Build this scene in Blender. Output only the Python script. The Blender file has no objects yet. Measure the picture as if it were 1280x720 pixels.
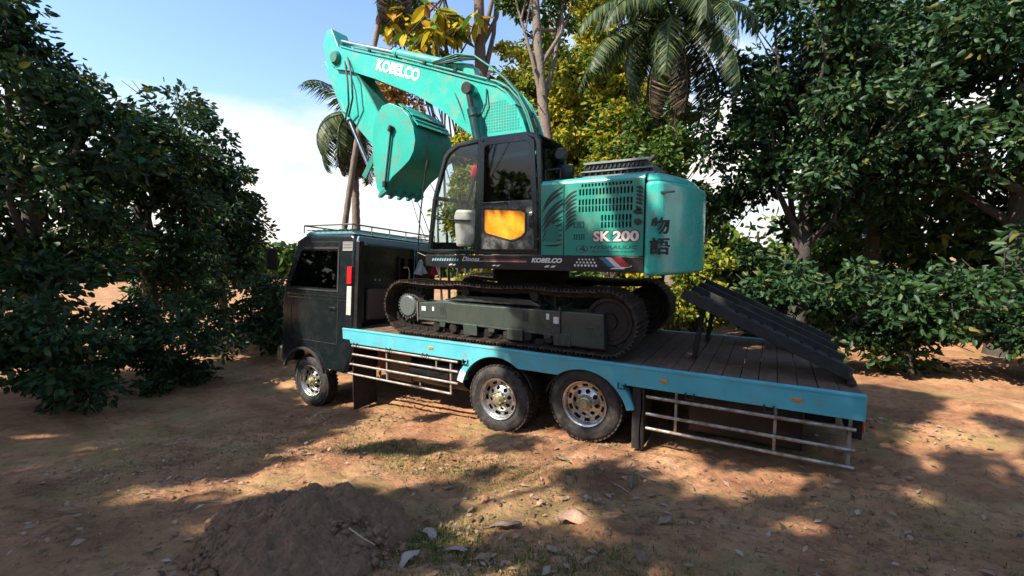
import bpy, math, random
import numpy as np
from mathutils import Vector, Matrix, Euler

SC = bpy.context.scene
COL = SC.collection
R = math.radians
random.seed(7)
rng = np.random.default_rng(7)

# ------------------------------------------------------------------ camera
CAM = Vector((0.0, -5.95, 0.0))
cd = bpy.data.cameras.new('camera')
cam = bpy.data.objects.new('camera', cd)
COL.objects.link(cam)
cd.sensor_width = 36.0
cd.lens = 565.0 / 1280.0 * 36.0
cd.clip_end = 2000.0
cam.location = CAM
cam.rotation_euler = Euler((R(90.0) - math.atan(50.0 / 565.0), 0.0, R(30.0)), 'XYZ')
SC.camera = cam

# ------------------------------------------------------------------ light
SUN = Vector((-0.30, -0.61, 0.72)).normalized()
SUN_EL = math.asin(SUN.z)
SUN_AZ = math.atan2(SUN.x, SUN.y)

w = bpy.data.worlds.new('World')
SC.world = w
w.use_nodes = True
nt = w.node_tree
nt.nodes.clear()
wo = nt.nodes.new('ShaderNodeOutputWorld')
bg = nt.nodes.new('ShaderNodeBackground')
sky = nt.nodes.new('ShaderNodeTexSky')
sky.sky_type = 'NISHITA'
sky.sun_disc = False
sky.sun_elevation = SUN_EL
sky.sun_rotation = SUN_AZ
sky.ozone_density = 2.5
sky.air_density = 1.0
sky.dust_density = 0.5
tc = nt.nodes.new('ShaderNodeTexCoord')
mp = nt.nodes.new('ShaderNodeMapping')
mp.inputs['Scale'].default_value = (1.6, 1.6, 4.2)
mp.inputs['Location'].default_value = (3.1, 0.4, 0.0)
nz = nt.nodes.new('ShaderNodeTexNoise')
nz.inputs['Scale'].default_value = 1.3
nz.inputs['Detail'].default_value = 7.0
nz.inputs['Roughness'].default_value = 0.55
sp = nt.nodes.new('ShaderNodeSeparateXYZ')
mr = nt.nodes.new('ShaderNodeMapRange')          # more cloud low in the sky
mr.inputs['From Min'].default_value = 0.0
mr.inputs['From Max'].default_value = 0.52
mr.inputs['To Min'].default_value = 0.36
mr.inputs['To Max'].default_value = -0.16
ad = nt.nodes.new('ShaderNodeMath'); ad.operation = 'ADD'
cr = nt.nodes.new('ShaderNodeValToRGB')
cr.color_ramp.elements[0].position = 0.50
cr.color_ramp.elements[1].position = 0.72
mxw = nt.nodes.new('ShaderNodeMix'); mxw.data_type = 'RGBA'
crc = nt.nodes.new('ShaderNodeValToRGB')          # lit and shaded sides of the clouds
crc.color_ramp.elements[0].position = 0.38; crc.color_ramp.elements[0].color = (0.74, 0.73, 0.71, 1)
crc.color_ramp.elements[1].position = 0.60; crc.color_ramp.elements[1].color = (1.0, 0.945, 0.86, 1)
clm = nt.nodes.new('ShaderNodeVectorMath'); clm.operation = 'SCALE'; clm.inputs['Scale'].default_value = 4.7
nt.links.new(nz.outputs['Fac'], crc.inputs['Fac']); nt.links.new(crc.outputs['Color'], clm.inputs[0]); nt.links.new(clm.outputs[0], mxw.inputs[7])
L = nt.links.new
L(tc.outputs['Generated'], mp.inputs['Vector'])
L(mp.outputs['Vector'], nz.inputs['Vector'])
L(tc.outputs['Generated'], sp.inputs[0])
L(sp.outputs['Z'], mr.inputs['Value'])
L(nz.outputs['Fac'], ad.inputs[0]); L(mr.outputs['Result'], ad.inputs[1])
L(ad.outputs[0], cr.inputs['Fac'])
L(cr.outputs['Color'], mxw.inputs[0])
L(sky.outputs['Color'], mxw.inputs[6])
L(mxw.outputs[2], bg.inputs['Color'])
bg.inputs['Strength'].default_value = 0.15
L(bg.outputs[0], wo.inputs['Surface'])

sd = bpy.data.lights.new('sun', 'SUN')
sd.energy = 5.0
sd.angle = R(0.55)
sd.color = (1.0, 0.93, 0.82)
sun = bpy.data.objects.new('sun', sd)
COL.objects.link(sun)
sun.location = (-12, -12, 20)
sun.rotation_euler = SUN.to_track_quat('Z', 'Y').to_euler()

SC.view_settings.view_transform = 'Standard'
SC.view_settings.look = 'None'
SC.view_settings.exposure = 1.05
SC.view_settings.gamma = 1.0
SC.view_settings.use_curve_mapping = False
SC.cycles.use_denoising = True
SC.cycles.max_bounces = 4
SC.cycles.diffuse_bounces = 2
SC.cycles.glossy_bounces = 3
SC.cycles.use_adaptive_sampling = True
SC.cycles.adaptive_threshold = 0.02
SC.cycles.transparent_max_bounces = 8
SC.cycles.caustics_reflective = False
SC.cycles.caustics_refractive = False

# ------------------------------------------------------------------ materials
MATS = {}

def lin(r, g, b):
    def c(u):
        u /= 255.0
        return u / 12.92 if u <= 0.04045 else ((u + 0.055) / 1.055) ** 2.4
    return (c(r), c(g), c(b))

def mat(name, col, rough=0.5, metal=0.0, dirt=None, dirt_amt=0.0, scale=4.0, bump=0.0, bscale=60.0,
        col2=None, detail=6.0, coat=0.0, spec=0.5, d0=0.45, d1=0.75):
    """principled surface; col2 = patchy second colour, dirt = dust colour laid over by noise"""
    if name in MATS:
        return MATS[name]
    m = bpy.data.materials.new(name)
    m.use_nodes = True
    t = m.node_tree
    b = t.nodes['Principled BSDF']
    b.inputs['Roughness'].default_value = rough
    b.inputs['Metallic'].default_value = metal
    b.inputs['Specular IOR Level'].default_value = spec
    b.inputs['Coat Weight'].default_value = coat
    b.inputs['Coat Roughness'].default_value = 0.12
    b.inputs['Base Color'].default_value = (*col, 1)
    tcn = t.nodes.new('ShaderNodeTexCoord')
    cur = None
    if col2 is not None:
        n = t.nodes.new('ShaderNodeTexNoise')
        n.inputs['Scale'].default_value = scale
        n.inputs['Detail'].default_value = detail
        r = t.nodes.new('ShaderNodeValToRGB')
        r.color_ramp.elements[0].position = 0.35
        r.color_ramp.elements[1].position = 0.68
        r.color_ramp.elements[0].color = (*col, 1)
        r.color_ramp.elements[1].color = (*col2, 1)
        t.links.new(tcn.outputs['Object'], n.inputs['Vector'])
        t.links.new(n.outputs['Fac'], r.inputs['Fac'])
        cur = r.outputs['Color']
    if dirt is not None:
        n = t.nodes.new('ShaderNodeTexNoise')
        n.inputs['Scale'].default_value = scale * 1.7
        n.inputs['Detail'].default_value = 9.0
        n.inputs['Roughness'].default_value = 0.68
        r = t.nodes.new('ShaderNodeMapRange')
        r.inputs['From Min'].default_value = d0
        r.inputs['From Max'].default_value = d1
        r.inputs['To Max'].default_value = dirt_amt
        mx = t.nodes.new('ShaderNodeMix'); mx.data_type = 'RGBA'
        t.links.new(tcn.outputs['Object'], n.inputs['Vector'])
        t.links.new(n.outputs['Fac'], r.inputs['Value'])
        t.links.new(r.outputs['Result'], mx.inputs[0])
        if cur is not None:
            t.links.new(cur, mx.inputs[6])
        else:
            mx.inputs[6].default_value = (*col, 1)
        mx.inputs[7].default_value = (*dirt, 1)
        cur = mx.outputs[2]
        rr = t.nodes.new('ShaderNodeMapRange')
        rr.inputs['To Min'].default_value = rough
        rr.inputs['To Max'].default_value = min(1.0, rough + 0.45)
        t.links.new(r.outputs['Result'], rr.inputs['Value'])
        t.links.new(rr.outputs['Result'], b.inputs['Roughness'])
    if cur is not None:
        t.links.new(cur, b.inputs['Base Color'])
    if bump > 0:
        n = t.nodes.new('ShaderNodeTexNoise')
        n.inputs['Scale'].default_value = bscale
        n.inputs['Detail'].default_value = 5.0
        bp = t.nodes.new('ShaderNodeBump')
        bp.inputs['Strength'].default_value = bump
        bp.inputs['Distance'].default_value = 0.02
        t.links.new(tcn.outputs['Object'], n.inputs['Vector'])
        t.links.new(n.outputs['Fac'], bp.inputs['Height'])
        t.links.new(bp.outputs['Normal'], b.inputs['Normal'])
    MATS[name] = m
    return m

def leaf_mat(name, stops, trans=0.35, rough=0.5):
    """leaf blades: each island takes its own colour from the ramp; some light passes through"""
    m = bpy.data.materials.new(name)
    m.use_nodes = True
    t = m.node_tree
    t.nodes.clear()
    o = t.nodes.new('ShaderNodeOutputMaterial')
    g = t.nodes.new('ShaderNodeNewGeometry')
    r = t.nodes.new('ShaderNodeValToRGB')
    e = r.color_ramp.elements
    while len(e) < len(stops):
        e.new(0.5)
    for i, (p, c) in enumerate(stops):
        e[i].position = p
        e[i].color = (*c, 1)
    t.links.new(g.outputs['Random Per Island'], r.inputs['Fac'])
    p = t.nodes.new('ShaderNodeBsdfPrincipled')
    p.inputs['Roughness'].default_value = rough
    p.inputs['Specular IOR Level'].default_value = 0.35
    tr = t.nodes.new('ShaderNodeBsdfTranslucent')
    ms = t.nodes.new('ShaderNodeMixShader')
    ms.inputs[0].default_value = trans
    t.links.new(r.outputs['Color'], p.inputs['Base Color'])
    t.links.new(r.outputs['Color'], tr.inputs['Color'])
    t.links.new(p.outputs[0], ms.inputs[1])
    t.links.new(tr.outputs[0], ms.inputs[2])
    t.links.new(ms.outputs[0], o.inputs['Surface'])
    MATS[name] = m
    return m

def glass_mat(name, tint, refl=1.0, clear=1.0):
    m = bpy.data.materials.new(name)
    m.use_nodes = True
    t = m.node_tree
    t.nodes.clear()
    o = t.nodes.new('ShaderNodeOutputMaterial')
    tb = t.nodes.new('ShaderNodeBsdfTransparent')
    tb.inputs['Color'].default_value = (*tint, 1)
    gl = t.nodes.new('ShaderNodeBsdfGlossy')
    gl.inputs['Roughness'].default_value = 0.03
    fr = t.nodes.new('ShaderNodeLayerWeight')
    fr.inputs['Blend'].default_value = 0.5
    pw = t.nodes.new('ShaderNodeMath'); pw.operation = 'POWER'
    pw.inputs[1].default_value = 4.0
    ml = t.nodes.new('ShaderNodeMath'); ml.operation = 'MULTIPLY_ADD'
    ml.inputs[1].default_value = 0.9
    ml.inputs[2].default_value = refl
    ml.use_clamp = True
    ms = t.nodes.new('ShaderNodeMixShader')
    t.links.new(fr.outputs['Facing'], pw.inputs[0])
    t.links.new(pw.outputs[0], ml.inputs[0])
    t.links.new(ml.outputs[0], ms.inputs[0])
    t.links.new(tb.outputs[0], ms.inputs[1])
    t.links.new(gl.outputs[0], ms.inputs[2])
    t.links.new(ms.outputs[0], o.inputs['Surface'])
    MATS[name] = m
    return m

DUST = (0.30, 0.19, 0.11)
teal = mat('teal_paint', (0.030, 0.40, 0.32), 0.27, 0, DUST, 0.55, 2.2, 0.04, 30, col2=(0.045, 0.46, 0.375), coat=0.4, d0=0.50, d1=0.78)
teal_bkt = mat('scuffed_bucket_paint', (0.020, 0.34, 0.265), 0.4, 0, (0.16, 0.11, 0.075), 0.6, 1.6, 0.15, 25, col2=(0.028, 0.40, 0.315), d0=0.50, d1=0.66)
teal_in = mat('teal_worn_and_shade', (0.012, 0.20, 0.155), 0.5, 0, (0.12, 0.10, 0.07), 0.7, 3.0, 0.08, 30)  # worn teal parts; also the shaded underside strip of the arm
teal_panel = mat('teal_panel_paint', (0.014, 0.225, 0.165), 0.36, 0, DUST, 0.35, 2.0, 0.03, 25, col2=(0.019, 0.265, 0.198), coat=0.45, d0=0.52, d1=0.8)  # deeper teal than the boom, for the house side panels
cyan = mat('cyan_deck_paint', (0.085, 0.40, 0.46), 0.38, 0, (0.24, 0.17, 0.11), 0.6, 2.6, 0.05, 30, col2=(0.11, 0.46, 0.52), d0=0.52, d1=0.78)
black = mat('black_paint', (0.008, 0.009, 0.010), 0.35, 0, (0.08, 0.06, 0.045), 0.25, 3.0, 0.04, 40)
blackm = mat('black_matt', (0.014, 0.014, 0.014), 0.75, 0, (0.09, 0.065, 0.045), 0.45, 4.0, 0.1, 60)
cabblk = mat('cab_black_paint', (0.006, 0.010, 0.011), 0.25, 0, (0.07, 0.06, 0.05), 0.15, 2.5, 0.02, 40, coat=0.4)
frame_g = mat('track_frame_paint', (0.042, 0.056, 0.047), 0.27, 0, (0.09, 0.075, 0.05), 0.45, 2.2, 0.08, 40, coat=0.2)
steel = mat('track_steel', (0.022, 0.019, 0.017), 0.5, 0.4, (0.10, 0.062, 0.04), 0.6, 6.0, 0.25, 50)
rust = mat('rusty_shoe_steel', (0.030, 0.022, 0.017), 0.6, 0.3, (0.15, 0.085, 0.048), 0.75, 4.0, 0.3, 45)
chrome = mat('chrome', (0.62, 0.62, 0.62), 0.16, 1.0, (0.30, 0.23, 0.16), 0.35, 5.0)
rim_m = mat('polished_rim', (0.55, 0.54, 0.52), 0.24, 0.9, (0.33, 0.26, 0.19), 0.6, 9.0, 0.05, 50)
galv = mat('galvanised_tube', (0.40, 0.37, 0.34), 0.42, 0.6, (0.24, 0.15, 0.09), 0.8, 7.0, d0=0.42, d1=0.62)
rubber = mat('tyre_rubber', (0.017, 0.016, 0.016), 0.75, 0, (0.17, 0.12, 0.085), 0.55, 5.0, 0.1, 60)
hose_m = mat('hose_rubber', (0.012, 0.012, 0.013), 0.5, 0, (0.10, 0.08, 0.06), 0.3, 8.0)
plank_m = mat('deck_plank_wood', (0.11, 0.062, 0.038), 0.8, 0, (0.26, 0.15, 0.09), 0.7, 5.0, 0.35, 30)
white = mat('white_decal', (0.74, 0.72, 0.68), 0.5, 0, DUST, 0.25, 9.0)
pink = mat('pale_pink_decal', (0.72, 0.56, 0.52), 0.5, 0, DUST, 0.25, 9.0)
dkgreen = mat('dark_green_decal', (0.006, 0.07, 0.055), 0.5)
blk_dec = mat('black_decal', (0.008, 0.012, 0.012), 0.45)
smoke_dec = mat('smoky_stripe_decal', (0.005, 0.022, 0.019), 0.45)
mid_dec = mat('deep_teal_decal', (0.010, 0.14, 0.11), 0.45)
dot_dec = mat('dot_decal_green', (0.006, 0.20, 0.15), 0.5)
red_dec = mat('red_decal', (0.50, 0.025, 0.03), 0.45, 0, DUST, 0.15, 6.0)
blue_dec = mat('blue_decal', (0.05, 0.17, 0.26), 0.45)
lblue_dec = mat('pale_blue_decal', (0.20, 0.38, 0.45), 0.45)
orange = mat('orange_panel', (0.86, 0.33, 0.012), 0.25, 0, (0.90, 0.46, 0.03), 0.9, 3.0, col2=(0.80, 0.17, 0.01), coat=0.4)
door_grey = mat('door_grey', (0.03, 0.034, 0.035), 0.30, 0, (0.28, 0.26, 0.23), 0.75, 5.0, coat=0.3)
seat_m = mat('seat_fabric', (0.016, 0.016, 0.017), 0.9, bump=0.2)
red_cloth = mat('red_cloth', (0.42, 0.012, 0.03), 0.9, bump=0.2)
grey_pl = mat('grey_plastic', (0.50, 0.46, 0.43), 0.5, 0, (0.22, 0.18, 0.14), 0.6, 6.0)
rag_m = mat('white_rag_cloth', (0.62, 0.56, 0.53), 0.9, 0, (0.3, 0.2, 0.15), 0.5, 8.0)
red_lens = mat('red_lens', (0.55, 0.015, 0.02), 0.15, coat=0.6)
amber_lens = mat('amber_lens', (0.75, 0.22, 0.01), 0.15, coat=0.6)
blue_tarp_m = mat('blue_tarp', (0.05, 0.17, 0.32), 0.55, 0, (0.3, 0.3, 0.28), 0.3, 3.0, 0.4, 8)
wood_box_m = mat('brown_box_wood', (0.20, 0.115, 0.065), 0.8, 0, (0.30, 0.20, 0.12), 0.6, 4.0, 0.3, 25)
red_drum_m = mat('red_drum', (0.26, 0.03, 0.028), 0.5, 0, (0.12, 0.06, 0.04), 0.6, 5.0)
plate_grey = mat('sprocket_grey', (0.13, 0.15, 0.14), 0.4, 0.3, (0.09, 0.07, 0.05), 0.6, 5.0, 0.1)
glass = glass_mat('cab_glass', (0.90, 0.93, 0.92), 0.03)
glass_dk = glass_mat('tinted_glass', (0.13, 0.16, 0.155), 0.05)
bark = mat('grey_brown_bark', (0.17, 0.125, 0.10), 0.9, 0, (0.27, 0.21, 0.165), 0.8, 3.5, 0.9, 16)
bark_d = mat('dark_bark', (0.055, 0.045, 0.036), 0.92, 0, (0.10, 0.085, 0.065), 0.7, 3.5, 0.9, 16)
G0, G1, G2, G3 = (0.05, 0.11, 0.015), (0.13, 0.21, 0.02), (0.30, 0.31, 0.025), (0.55, 0.40, 0.035)
lf_mix = leaf_mat('mixed_leaf', [(0, (0.022, 0.062, 0.014)), (0.35, G1), (0.7, G2), (1, G3)], 0.5)
lf_green = leaf_mat('green_leaf', [(0, (0.025, 0.07, 0.014)), (0.6, (0.075, 0.15, 0.022)), (1, (0.20, 0.25, 0.03))], 0.35)
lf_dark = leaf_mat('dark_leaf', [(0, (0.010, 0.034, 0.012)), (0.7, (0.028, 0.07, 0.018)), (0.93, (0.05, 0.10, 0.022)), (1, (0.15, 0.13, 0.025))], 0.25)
lf_yel = leaf_mat('yellow_green_leaf', [(0, (0.09, 0.15, 0.018)), (0.5, (0.36, 0.37, 0.028)), (0.85, (0.62, 0.50, 0.04)), (1, (0.72, 0.46, 0.05))], 0.5)
lf_teak = leaf_mat('teak_leaf', [(0, (0.10, 0.16, 0.02)), (0.5, (0.32, 0.27, 0.02)), (0.8, (0.42, 0.26, 0.03)), (1, (0.24, 0.10, 0.03))], 0.4)
lf_rust = leaf_mat('rusty_leaf', [(0, (0.26, 0.11, 0.035)), (0.5, (0.36, 0.17, 0.05)), (1, (0.30, 0.24, 0.05))], 0.35)
lf_palm = leaf_mat('palm_leaflet', [(0, (0.018, 0.042, 0.016)), (0.6, (0.05, 0.085, 0.026)), (1, (0.19, 0.19, 0.06))], 0.3, 0.5)
lf_dead = leaf_mat('dead_palm_leaflet', [(0, (0.03, 0.026, 0.018)), (0.6, (0.08, 0.058, 0.034)), (1, (0.22, 0.16, 0.09))], 0.25, 0.7)
lf_litter = leaf_mat('dry_leaf_litter', [(0, (0.10, 0.055, 0.03)), (0.5, (0.24, 0.14, 0.085)), (0.85, (0.36, 0.24, 0.16)), (1, (0.42, 0.33, 0.26))], 0.1, 0.7)
lf_grass = leaf_mat('grass_blade', [(0, (0.06, 0.085, 0.018)), (0.6, (0.16, 0.16, 0.035)), (1, (0.36, 0.27, 0.09))], 0.3, 0.6)

# ------------------------------------------------------------------ mesh helpers
def link(o, parent=None):
    COL.objects.link(o)
    if parent is not None:
        o.parent = parent
        if parent.type == 'EMPTY':
            o.matrix_parent_inverse = Matrix.Translation(-Vector(parent.location))
    return o

def tag(o, label=None, cat=None, group=None, kind=None):
    if label: o['label'] = label
    if cat: o['category'] = cat
    if group: o['group'] = group
    if kind: o['kind'] = kind
    return o

def root(name, loc, label, cat, group=None):
    o = bpy.data.objects.new(name, None)
    o.empty_display_size = 0.3
    o.location = loc
    COL.objects.link(o)
    return tag(o, label, cat, group)

def fast_mesh(name, V, F):
    """V (n,3) and F (m,k) arrays -> mesh"""
    me = bpy.data.meshes.new(name)
    V = np.asarray(V, dtype=np.float32); F = np.asarray(F, dtype=np.int32)
    m, k = F.shape
    me.vertices.add(len(V)); me.vertices.foreach_set('co', V.ravel())
    me.loops.add(m * k); me.loops.foreach_set('vertex_index', F.ravel())
    me.polygons.add(m)
    me.polygons.foreach_set('loop_start', np.arange(0, m * k, k, dtype=np.int32))
    me.polygons.foreach_set('loop_total', np.full(m, k, dtype=np.int32))
    me.update(calc_edges=True)
    return me

def mesh_obj(name, me, m, parent=None, smooth=False):
    if m is not None:
        me.materials.append(m)
    if smooth:
        me.polygons.foreach_set('use_smooth', np.ones(len(me.polygons), dtype=bool))
    o = bpy.data.objects.new(name, me)
    return link(o, parent)

class MB:
    def __init__(s):
        s.v = []; s.f = []
    def add(s, V, F):
        o = len(s.v)
        s.v += [tuple(p) for p in V]
        s.f += [tuple(i + o for i in q) for q in F]
        return s
    def box(s, x0, x1, y0, y1, z0, z1):
        return s.add([(x0,y0,z0),(x1,y0,z0),(x1,y1,z0),(x0,y1,z0),(x0,y0,z1),(x1,y0,z1),(x1,y1,z1),(x0,y1,z1)],
                     [(0,3,2,1),(4,5,6,7),(0,1,5,4),(1,2,6,5),(2,3,7,6),(3,0,4,7)])
    def obox(s, c, size, rot):
        """box of full size about c, rotated by an euler"""
        M = Euler(rot).to_matrix(); h = [q / 2 for q in size]
        V = [Vector(c) + M @ Vector((sx*h[0], sy*h[1], sz*h[2])) for sz in (-1,1) for sx, sy in ((-1,-1),(1,-1),(1,1),(-1,1))]
        return s.add(V, [(0,3,2,1),(4,5,6,7),(0,1,5,4),(1,2,6,5),(2,3,7,6),(3,0,4,7)])
    def prism(s, poly, y0, y1):
        """(x,z) outline pushed along y"""
        a = sum(poly[i][0]*poly[(i+1)%len(poly)][1]-poly[(i+1)%len(poly)][0]*poly[i][1] for i in range(len(poly)))
        if a < 0: poly = poly[::-1]
        n = len(poly)
        V = [(x, y0, z) for x, z in poly] + [(x, y1, z) for x, z in poly]
        F = [tuple(range(n)), tuple(range(2*n-1, n-1, -1))]
        for i in range(n):
            j = (i+1) % n
            F.append((i, i+n, j+n, j))
        return s.add(V, F)
    def prismz(s, poly, z0, z1, top=None):
        """(x,y) outline pushed along z; top = optional outline of the upper face"""
        a = sum(poly[i][0]*poly[(i+1)%len(poly)][1]-poly[(i+1)%len(poly)][0]*poly[i][1] for i in range(len(poly)))
        top = top or poly
        if a < 0: poly = poly[::-1]; top = top[::-1]
        n = len(poly)
        V = [(x, y, z0) for x, y in poly] + [(x, y, z1) for x, y in top]
        F = [tuple(range(n-1, -1, -1)), tuple(range(n, 2*n))]
        for i in range(n):
            j = (i+1) % n
            F.append((i, j, j+n, i+n))
        return s.add(V, F)
    def prismx(s, poly, x0, x1):
        """(y,z) outline pushed along x"""
        a = sum(poly[i][0]*poly[(i+1)%len(poly)][1]-poly[(i+1)%len(poly)][0]*poly[i][1] for i in range(len(poly)))
        if a < 0: poly = poly[::-1]
        n = len(poly)
        V = [(x0, y, z) for y, z in poly] + [(x1, y, z) for y, z in poly]
        F = [tuple(range(n-1, -1, -1)), tuple(range(n, 2*n))]
        for i in range(n):
            j = (i+1) % n
            F.append((i, j, j+n, i+n))
        return s.add(V, F)
    def tube(s, pts, r, n=8, cap=True):
        """round bar through points; r a number or a list"""
        pts = [Vector(p) for p in pts]
        rs = r if isinstance(r, (list, tuple)) else [r]*len(pts)
        o = len(s.v); up = Vector((0,0,1)); prev = None
        for i, p in enumerate(pts):
            d = (pts[min(i+1, len(pts)-1)] - pts[max(i-1, 0)]).normalized()
            if prev is None:
                a = d.cross(up)
                if a.length < 0.05: a = d.cross(Vector((0,1,0)))
                a.normalize()
            else:
                a = (prev - d * prev.dot(d))
                if a.length < 1e-4: a = d.cross(up)
                a.normalize()
            prev = a; b = d.cross(a)
            for k in range(n):
                t = 2*math.pi*k/n
                s.v.append(tuple(p + (a*math.cos(t) + b*math.sin(t))*rs[i]))
        for i in range(len(pts)-1):
            for k in range(n):
                q = o+i*n; k2 = (k+1) % n
                s.f.append((q+k, q+n+k, q+n+k2, q+k2))
        if cap:
            s.f.append(tuple(o+k for k in range(n)))
            e = o+(len(pts)-1)*n
            s.f.append(tuple(e+k for k in range(n-1, -1, -1)))
        return s
    def lathe(s, prof, c, n=48, axis='y'):
        """(offset, radius) profile turned about an axis through c"""
        o = len(s.v)
        for off, r in prof:
            for k in range(n):
                t = 2*math.pi*k/n
                if axis == 'y': s.v.append((c[0]+r*math.cos(t), c[1]+off, c[2]+r*math.sin(t)))
                else: s.v.append((c[0]+r*math.cos(t), c[1]+r*math.sin(t), c[2]+off))
        for i in range(len(prof)-1):
            for k in range(n):
                k2 = (k+1) % n
                s.f.append((o+i*n+k, o+i*n+k2, o+(i+1)*n+k2, o+(i+1)*n+k))
        return s
    def disc(s, c, r, n=16):
        """small flat disc facing -y"""
        o = len(s.v)
        s.v += [(c[0]+r*math.cos(2*math.pi*k/n), c[1], c[2]+r*math.sin(2*math.pi*k/n)) for k in range(n)]
        s.f.append(tuple(range(o, o+n)))
        return s
    def sheet(s, x0, x1, z0, z1, holes, y, depth):
        """upright panel facing -y with real rectangular openings of the given depth"""
        xs = sorted({x0, x1, *[h[0] for h in holes], *[h[1] for h in holes]})
        zs = sorted({z0, z1, *[h[2] for h in holes], *[h[3] for h in holes]})
        solid = {}
        for i in range(len(xs)-1):
            for j in range(len(zs)-1):
                cx, cz = (xs[i]+xs[i+1])/2, (zs[j]+zs[j+1])/2
                solid[i, j] = not any(h[0] < cx < h[1] and h[2] < cz < h[3] for h in holes)
        idx = {}
        def vid(i, j, k):
            if (i, j, k) not in idx:
                idx[i, j, k] = len(s.v); s.v.append((xs[i], y + k*depth, zs[j]))
            return idx[i, j, k]
        for (i, j), ok in solid.items():
            if not ok: continue
            s.f.append((vid(i,j,0), vid(i+1,j,0), vid(i+1,j+1,0), vid(i,j+1,0)))
            s.f.append((vid(i,j,1), vid(i,j+1,1), vid(i+1,j+1,1), vid(i+1,j,1)))
            for di, dj, a, b in ((-1,0,(0,0),(0,1)),(1,0,(1,1),(1,0)),(0,-1,(1,0),(0,0)),(0,1,(0,1),(1,1))):
                if not solid.get((i+di, j+dj), False):
                    p, q = (i+a[0], j+a[1]), (i+b[0], j+b[1])
                    s.f.append((vid(*p,0), vid(*q,0), vid(*q,1), vid(*p,1)))
        return s
    def mesh(s, name):
        me = bpy.data.meshes.new(name)
        me.from_pydata(s.v, [], s.f)
        me.update()
        return me
    def build(s, name, m, parent=None, bevel=0.0, smooth=None, seg=2):
        me = s.mesh(name)
        me.materials.append(m)
        if smooth:
            me.polygons.foreach_set('use_smooth', np.ones(len(me.polygons), dtype=bool))
            me.set_sharp_from_angle(angle=R(smooth))
        o = bpy.data.objects.new(name, me)
        if bevel > 0:
            b = o.modifiers.new('bevel', 'BEVEL')
            b.width = bevel; b.segments = seg; b.limit_method = 'ANGLE'; b.angle_limit = R(35)
        return link(o, parent)

def lettering(text, x, z, y, h, m, parent, width=None, shear=0.0, fat=0.0, depth=0.0015, name='lettering', rot=0.0):
    """raised letters on a panel that faces -y; x,z = lower left corner, h = capital height"""
    cu = bpy.data.curves.new(name, 'FONT')
    cu.body = text
    cu.shear = shear
    cu.offset = fat
    cu.extrude = depth
    cu.resolution_u = 3
    tmp = bpy.data.objects.new('tmp', cu)
    COL.objects.link(tmp)
    dg = bpy.context.evaluated_depsgraph_get()
    me = bpy.data.meshes.new_from_object(tmp.evaluated_get(dg))
    bpy.data.objects.remove(tmp)
    bpy.data.curves.remove(cu)
    n = len(me.vertices)
    co = np.zeros(n*3, dtype=np.float32); me.vertices.foreach_get('co', co)
    co = co.reshape(-1, 3)
    mn, mx = co.min(0), co.max(0)
    sz = h / (mx[1]-mn[1]); sx = (width/(mx[0]-mn[0])) if width else sz
    px, pz = (co[:,0]-mn[0])*sx, (co[:,1]-mn[1])*sz
    c, q = math.cos(rot), math.sin(rot)
    out = np.stack([x + px*c - pz*q, y - co[:,2], z + px*q + pz*c], 1)
    me.vertices.foreach_set('co', out.astype(np.float32).ravel())
    me.update()
    me.materials.clear(); me.materials.append(m)
    o = bpy.data.objects.new(name, me)
    return link(o, parent)

def flat_shape(polys, y, m, name, parent, thick=0.0015):
    """thin painted shapes standing on a panel that faces -y"""
    b = MB()
    for p in polys:
        b.prism(p, y - thick, y)
    return b.build(name, m, parent)

def stroke(p0, p1, bend, w0, n=8):
    """tapered curved brush stroke outline in (x,z)"""
    p0, p1 = Vector(p0), Vector(p1)
    d = p1 - p0; nrm = Vector((-d.y, d.x)).normalized()
    left, right = [], []
    for i in range(n+1):
        t = i/n
        c = p0 + d*t + nrm*bend*math.sin(math.pi*t)
        ww = w0*(math.sin(math.pi*min(1, 0.08+t*0.92))**0.8)*0.5 + 0.0008
        left.append(c + nrm*ww); right.append(c - nrm*ww)
    return [(p.x, p.y) for p in left + right[::-1]]

# ------------------------------------------------------------------ ground
def smooth01(a, b, x):
    t = np.clip((x-a)/(b-a), 0, 1)
    return t*t*(3-2*t)

_wav = [(rng.uniform(0.5, 1.4), rng.uniform(0, 2*math.pi), rng.uniform(0, 2*math.pi)) for _ in range(10)]
_wav2 = [(rng.uniform(2.5, 9.0), rng.uniform(0, 2*math.pi), rng.uniform(0, 2*math.pi)) for _ in range(26)]

def ground_z(x, y):
    x = np.asarray(x, dtype=float); y = np.asarray(y, dtype=float)
    z = -2.60 + 0.0875*np.clip(x, -9.0, 3.0)
    z = z + 0.155*np.clip(-y-0.55, 0, 7.0)
    z = z - 0.02*np.clip(y-3.0, 0, 30)
    w1 = sum(np.sin(k*(np.cos(a)*x+np.sin(a)*y)*1.7+p) for k, a, p in _wav)
    w2 = sum(np.sin(k*(np.cos(a)*x+np.sin(a)*y)*1.5+p)/k for k, a, p in _wav2)
    rut = np.maximum(smooth01(0.42, 0.30, np.abs(y-0.28)), smooth01(0.42, 0.30, np.abs(y-2.52)))
    z = z + 0.05*(1-rut)*smooth01(2.2, 0.6, np.abs(np.abs(y-1.4)-1.12)) - 0.05*0
    off = smooth01(0.15, 0.9, np.minimum(np.abs(y-0.2), 3) + 0*x)     # calmer along the wheels
    z = z + (0.011*w1 + 0.020*w2)*(0.25+0.75*off)
    return z

def axis(lo, hi, d0, d1, step):
    mid = np.arange(d0, d1, step)
    def out(a, b, sgn):
        r = []; s = step; p = a
        while (p-b)*sgn < 0:
            s *= 1.22; p += s*sgn; r.append(p)
        return r
    return np.array(out(d0, lo, -1)[::-1] + list(mid) + out(mid[-1], hi, 1))

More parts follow.
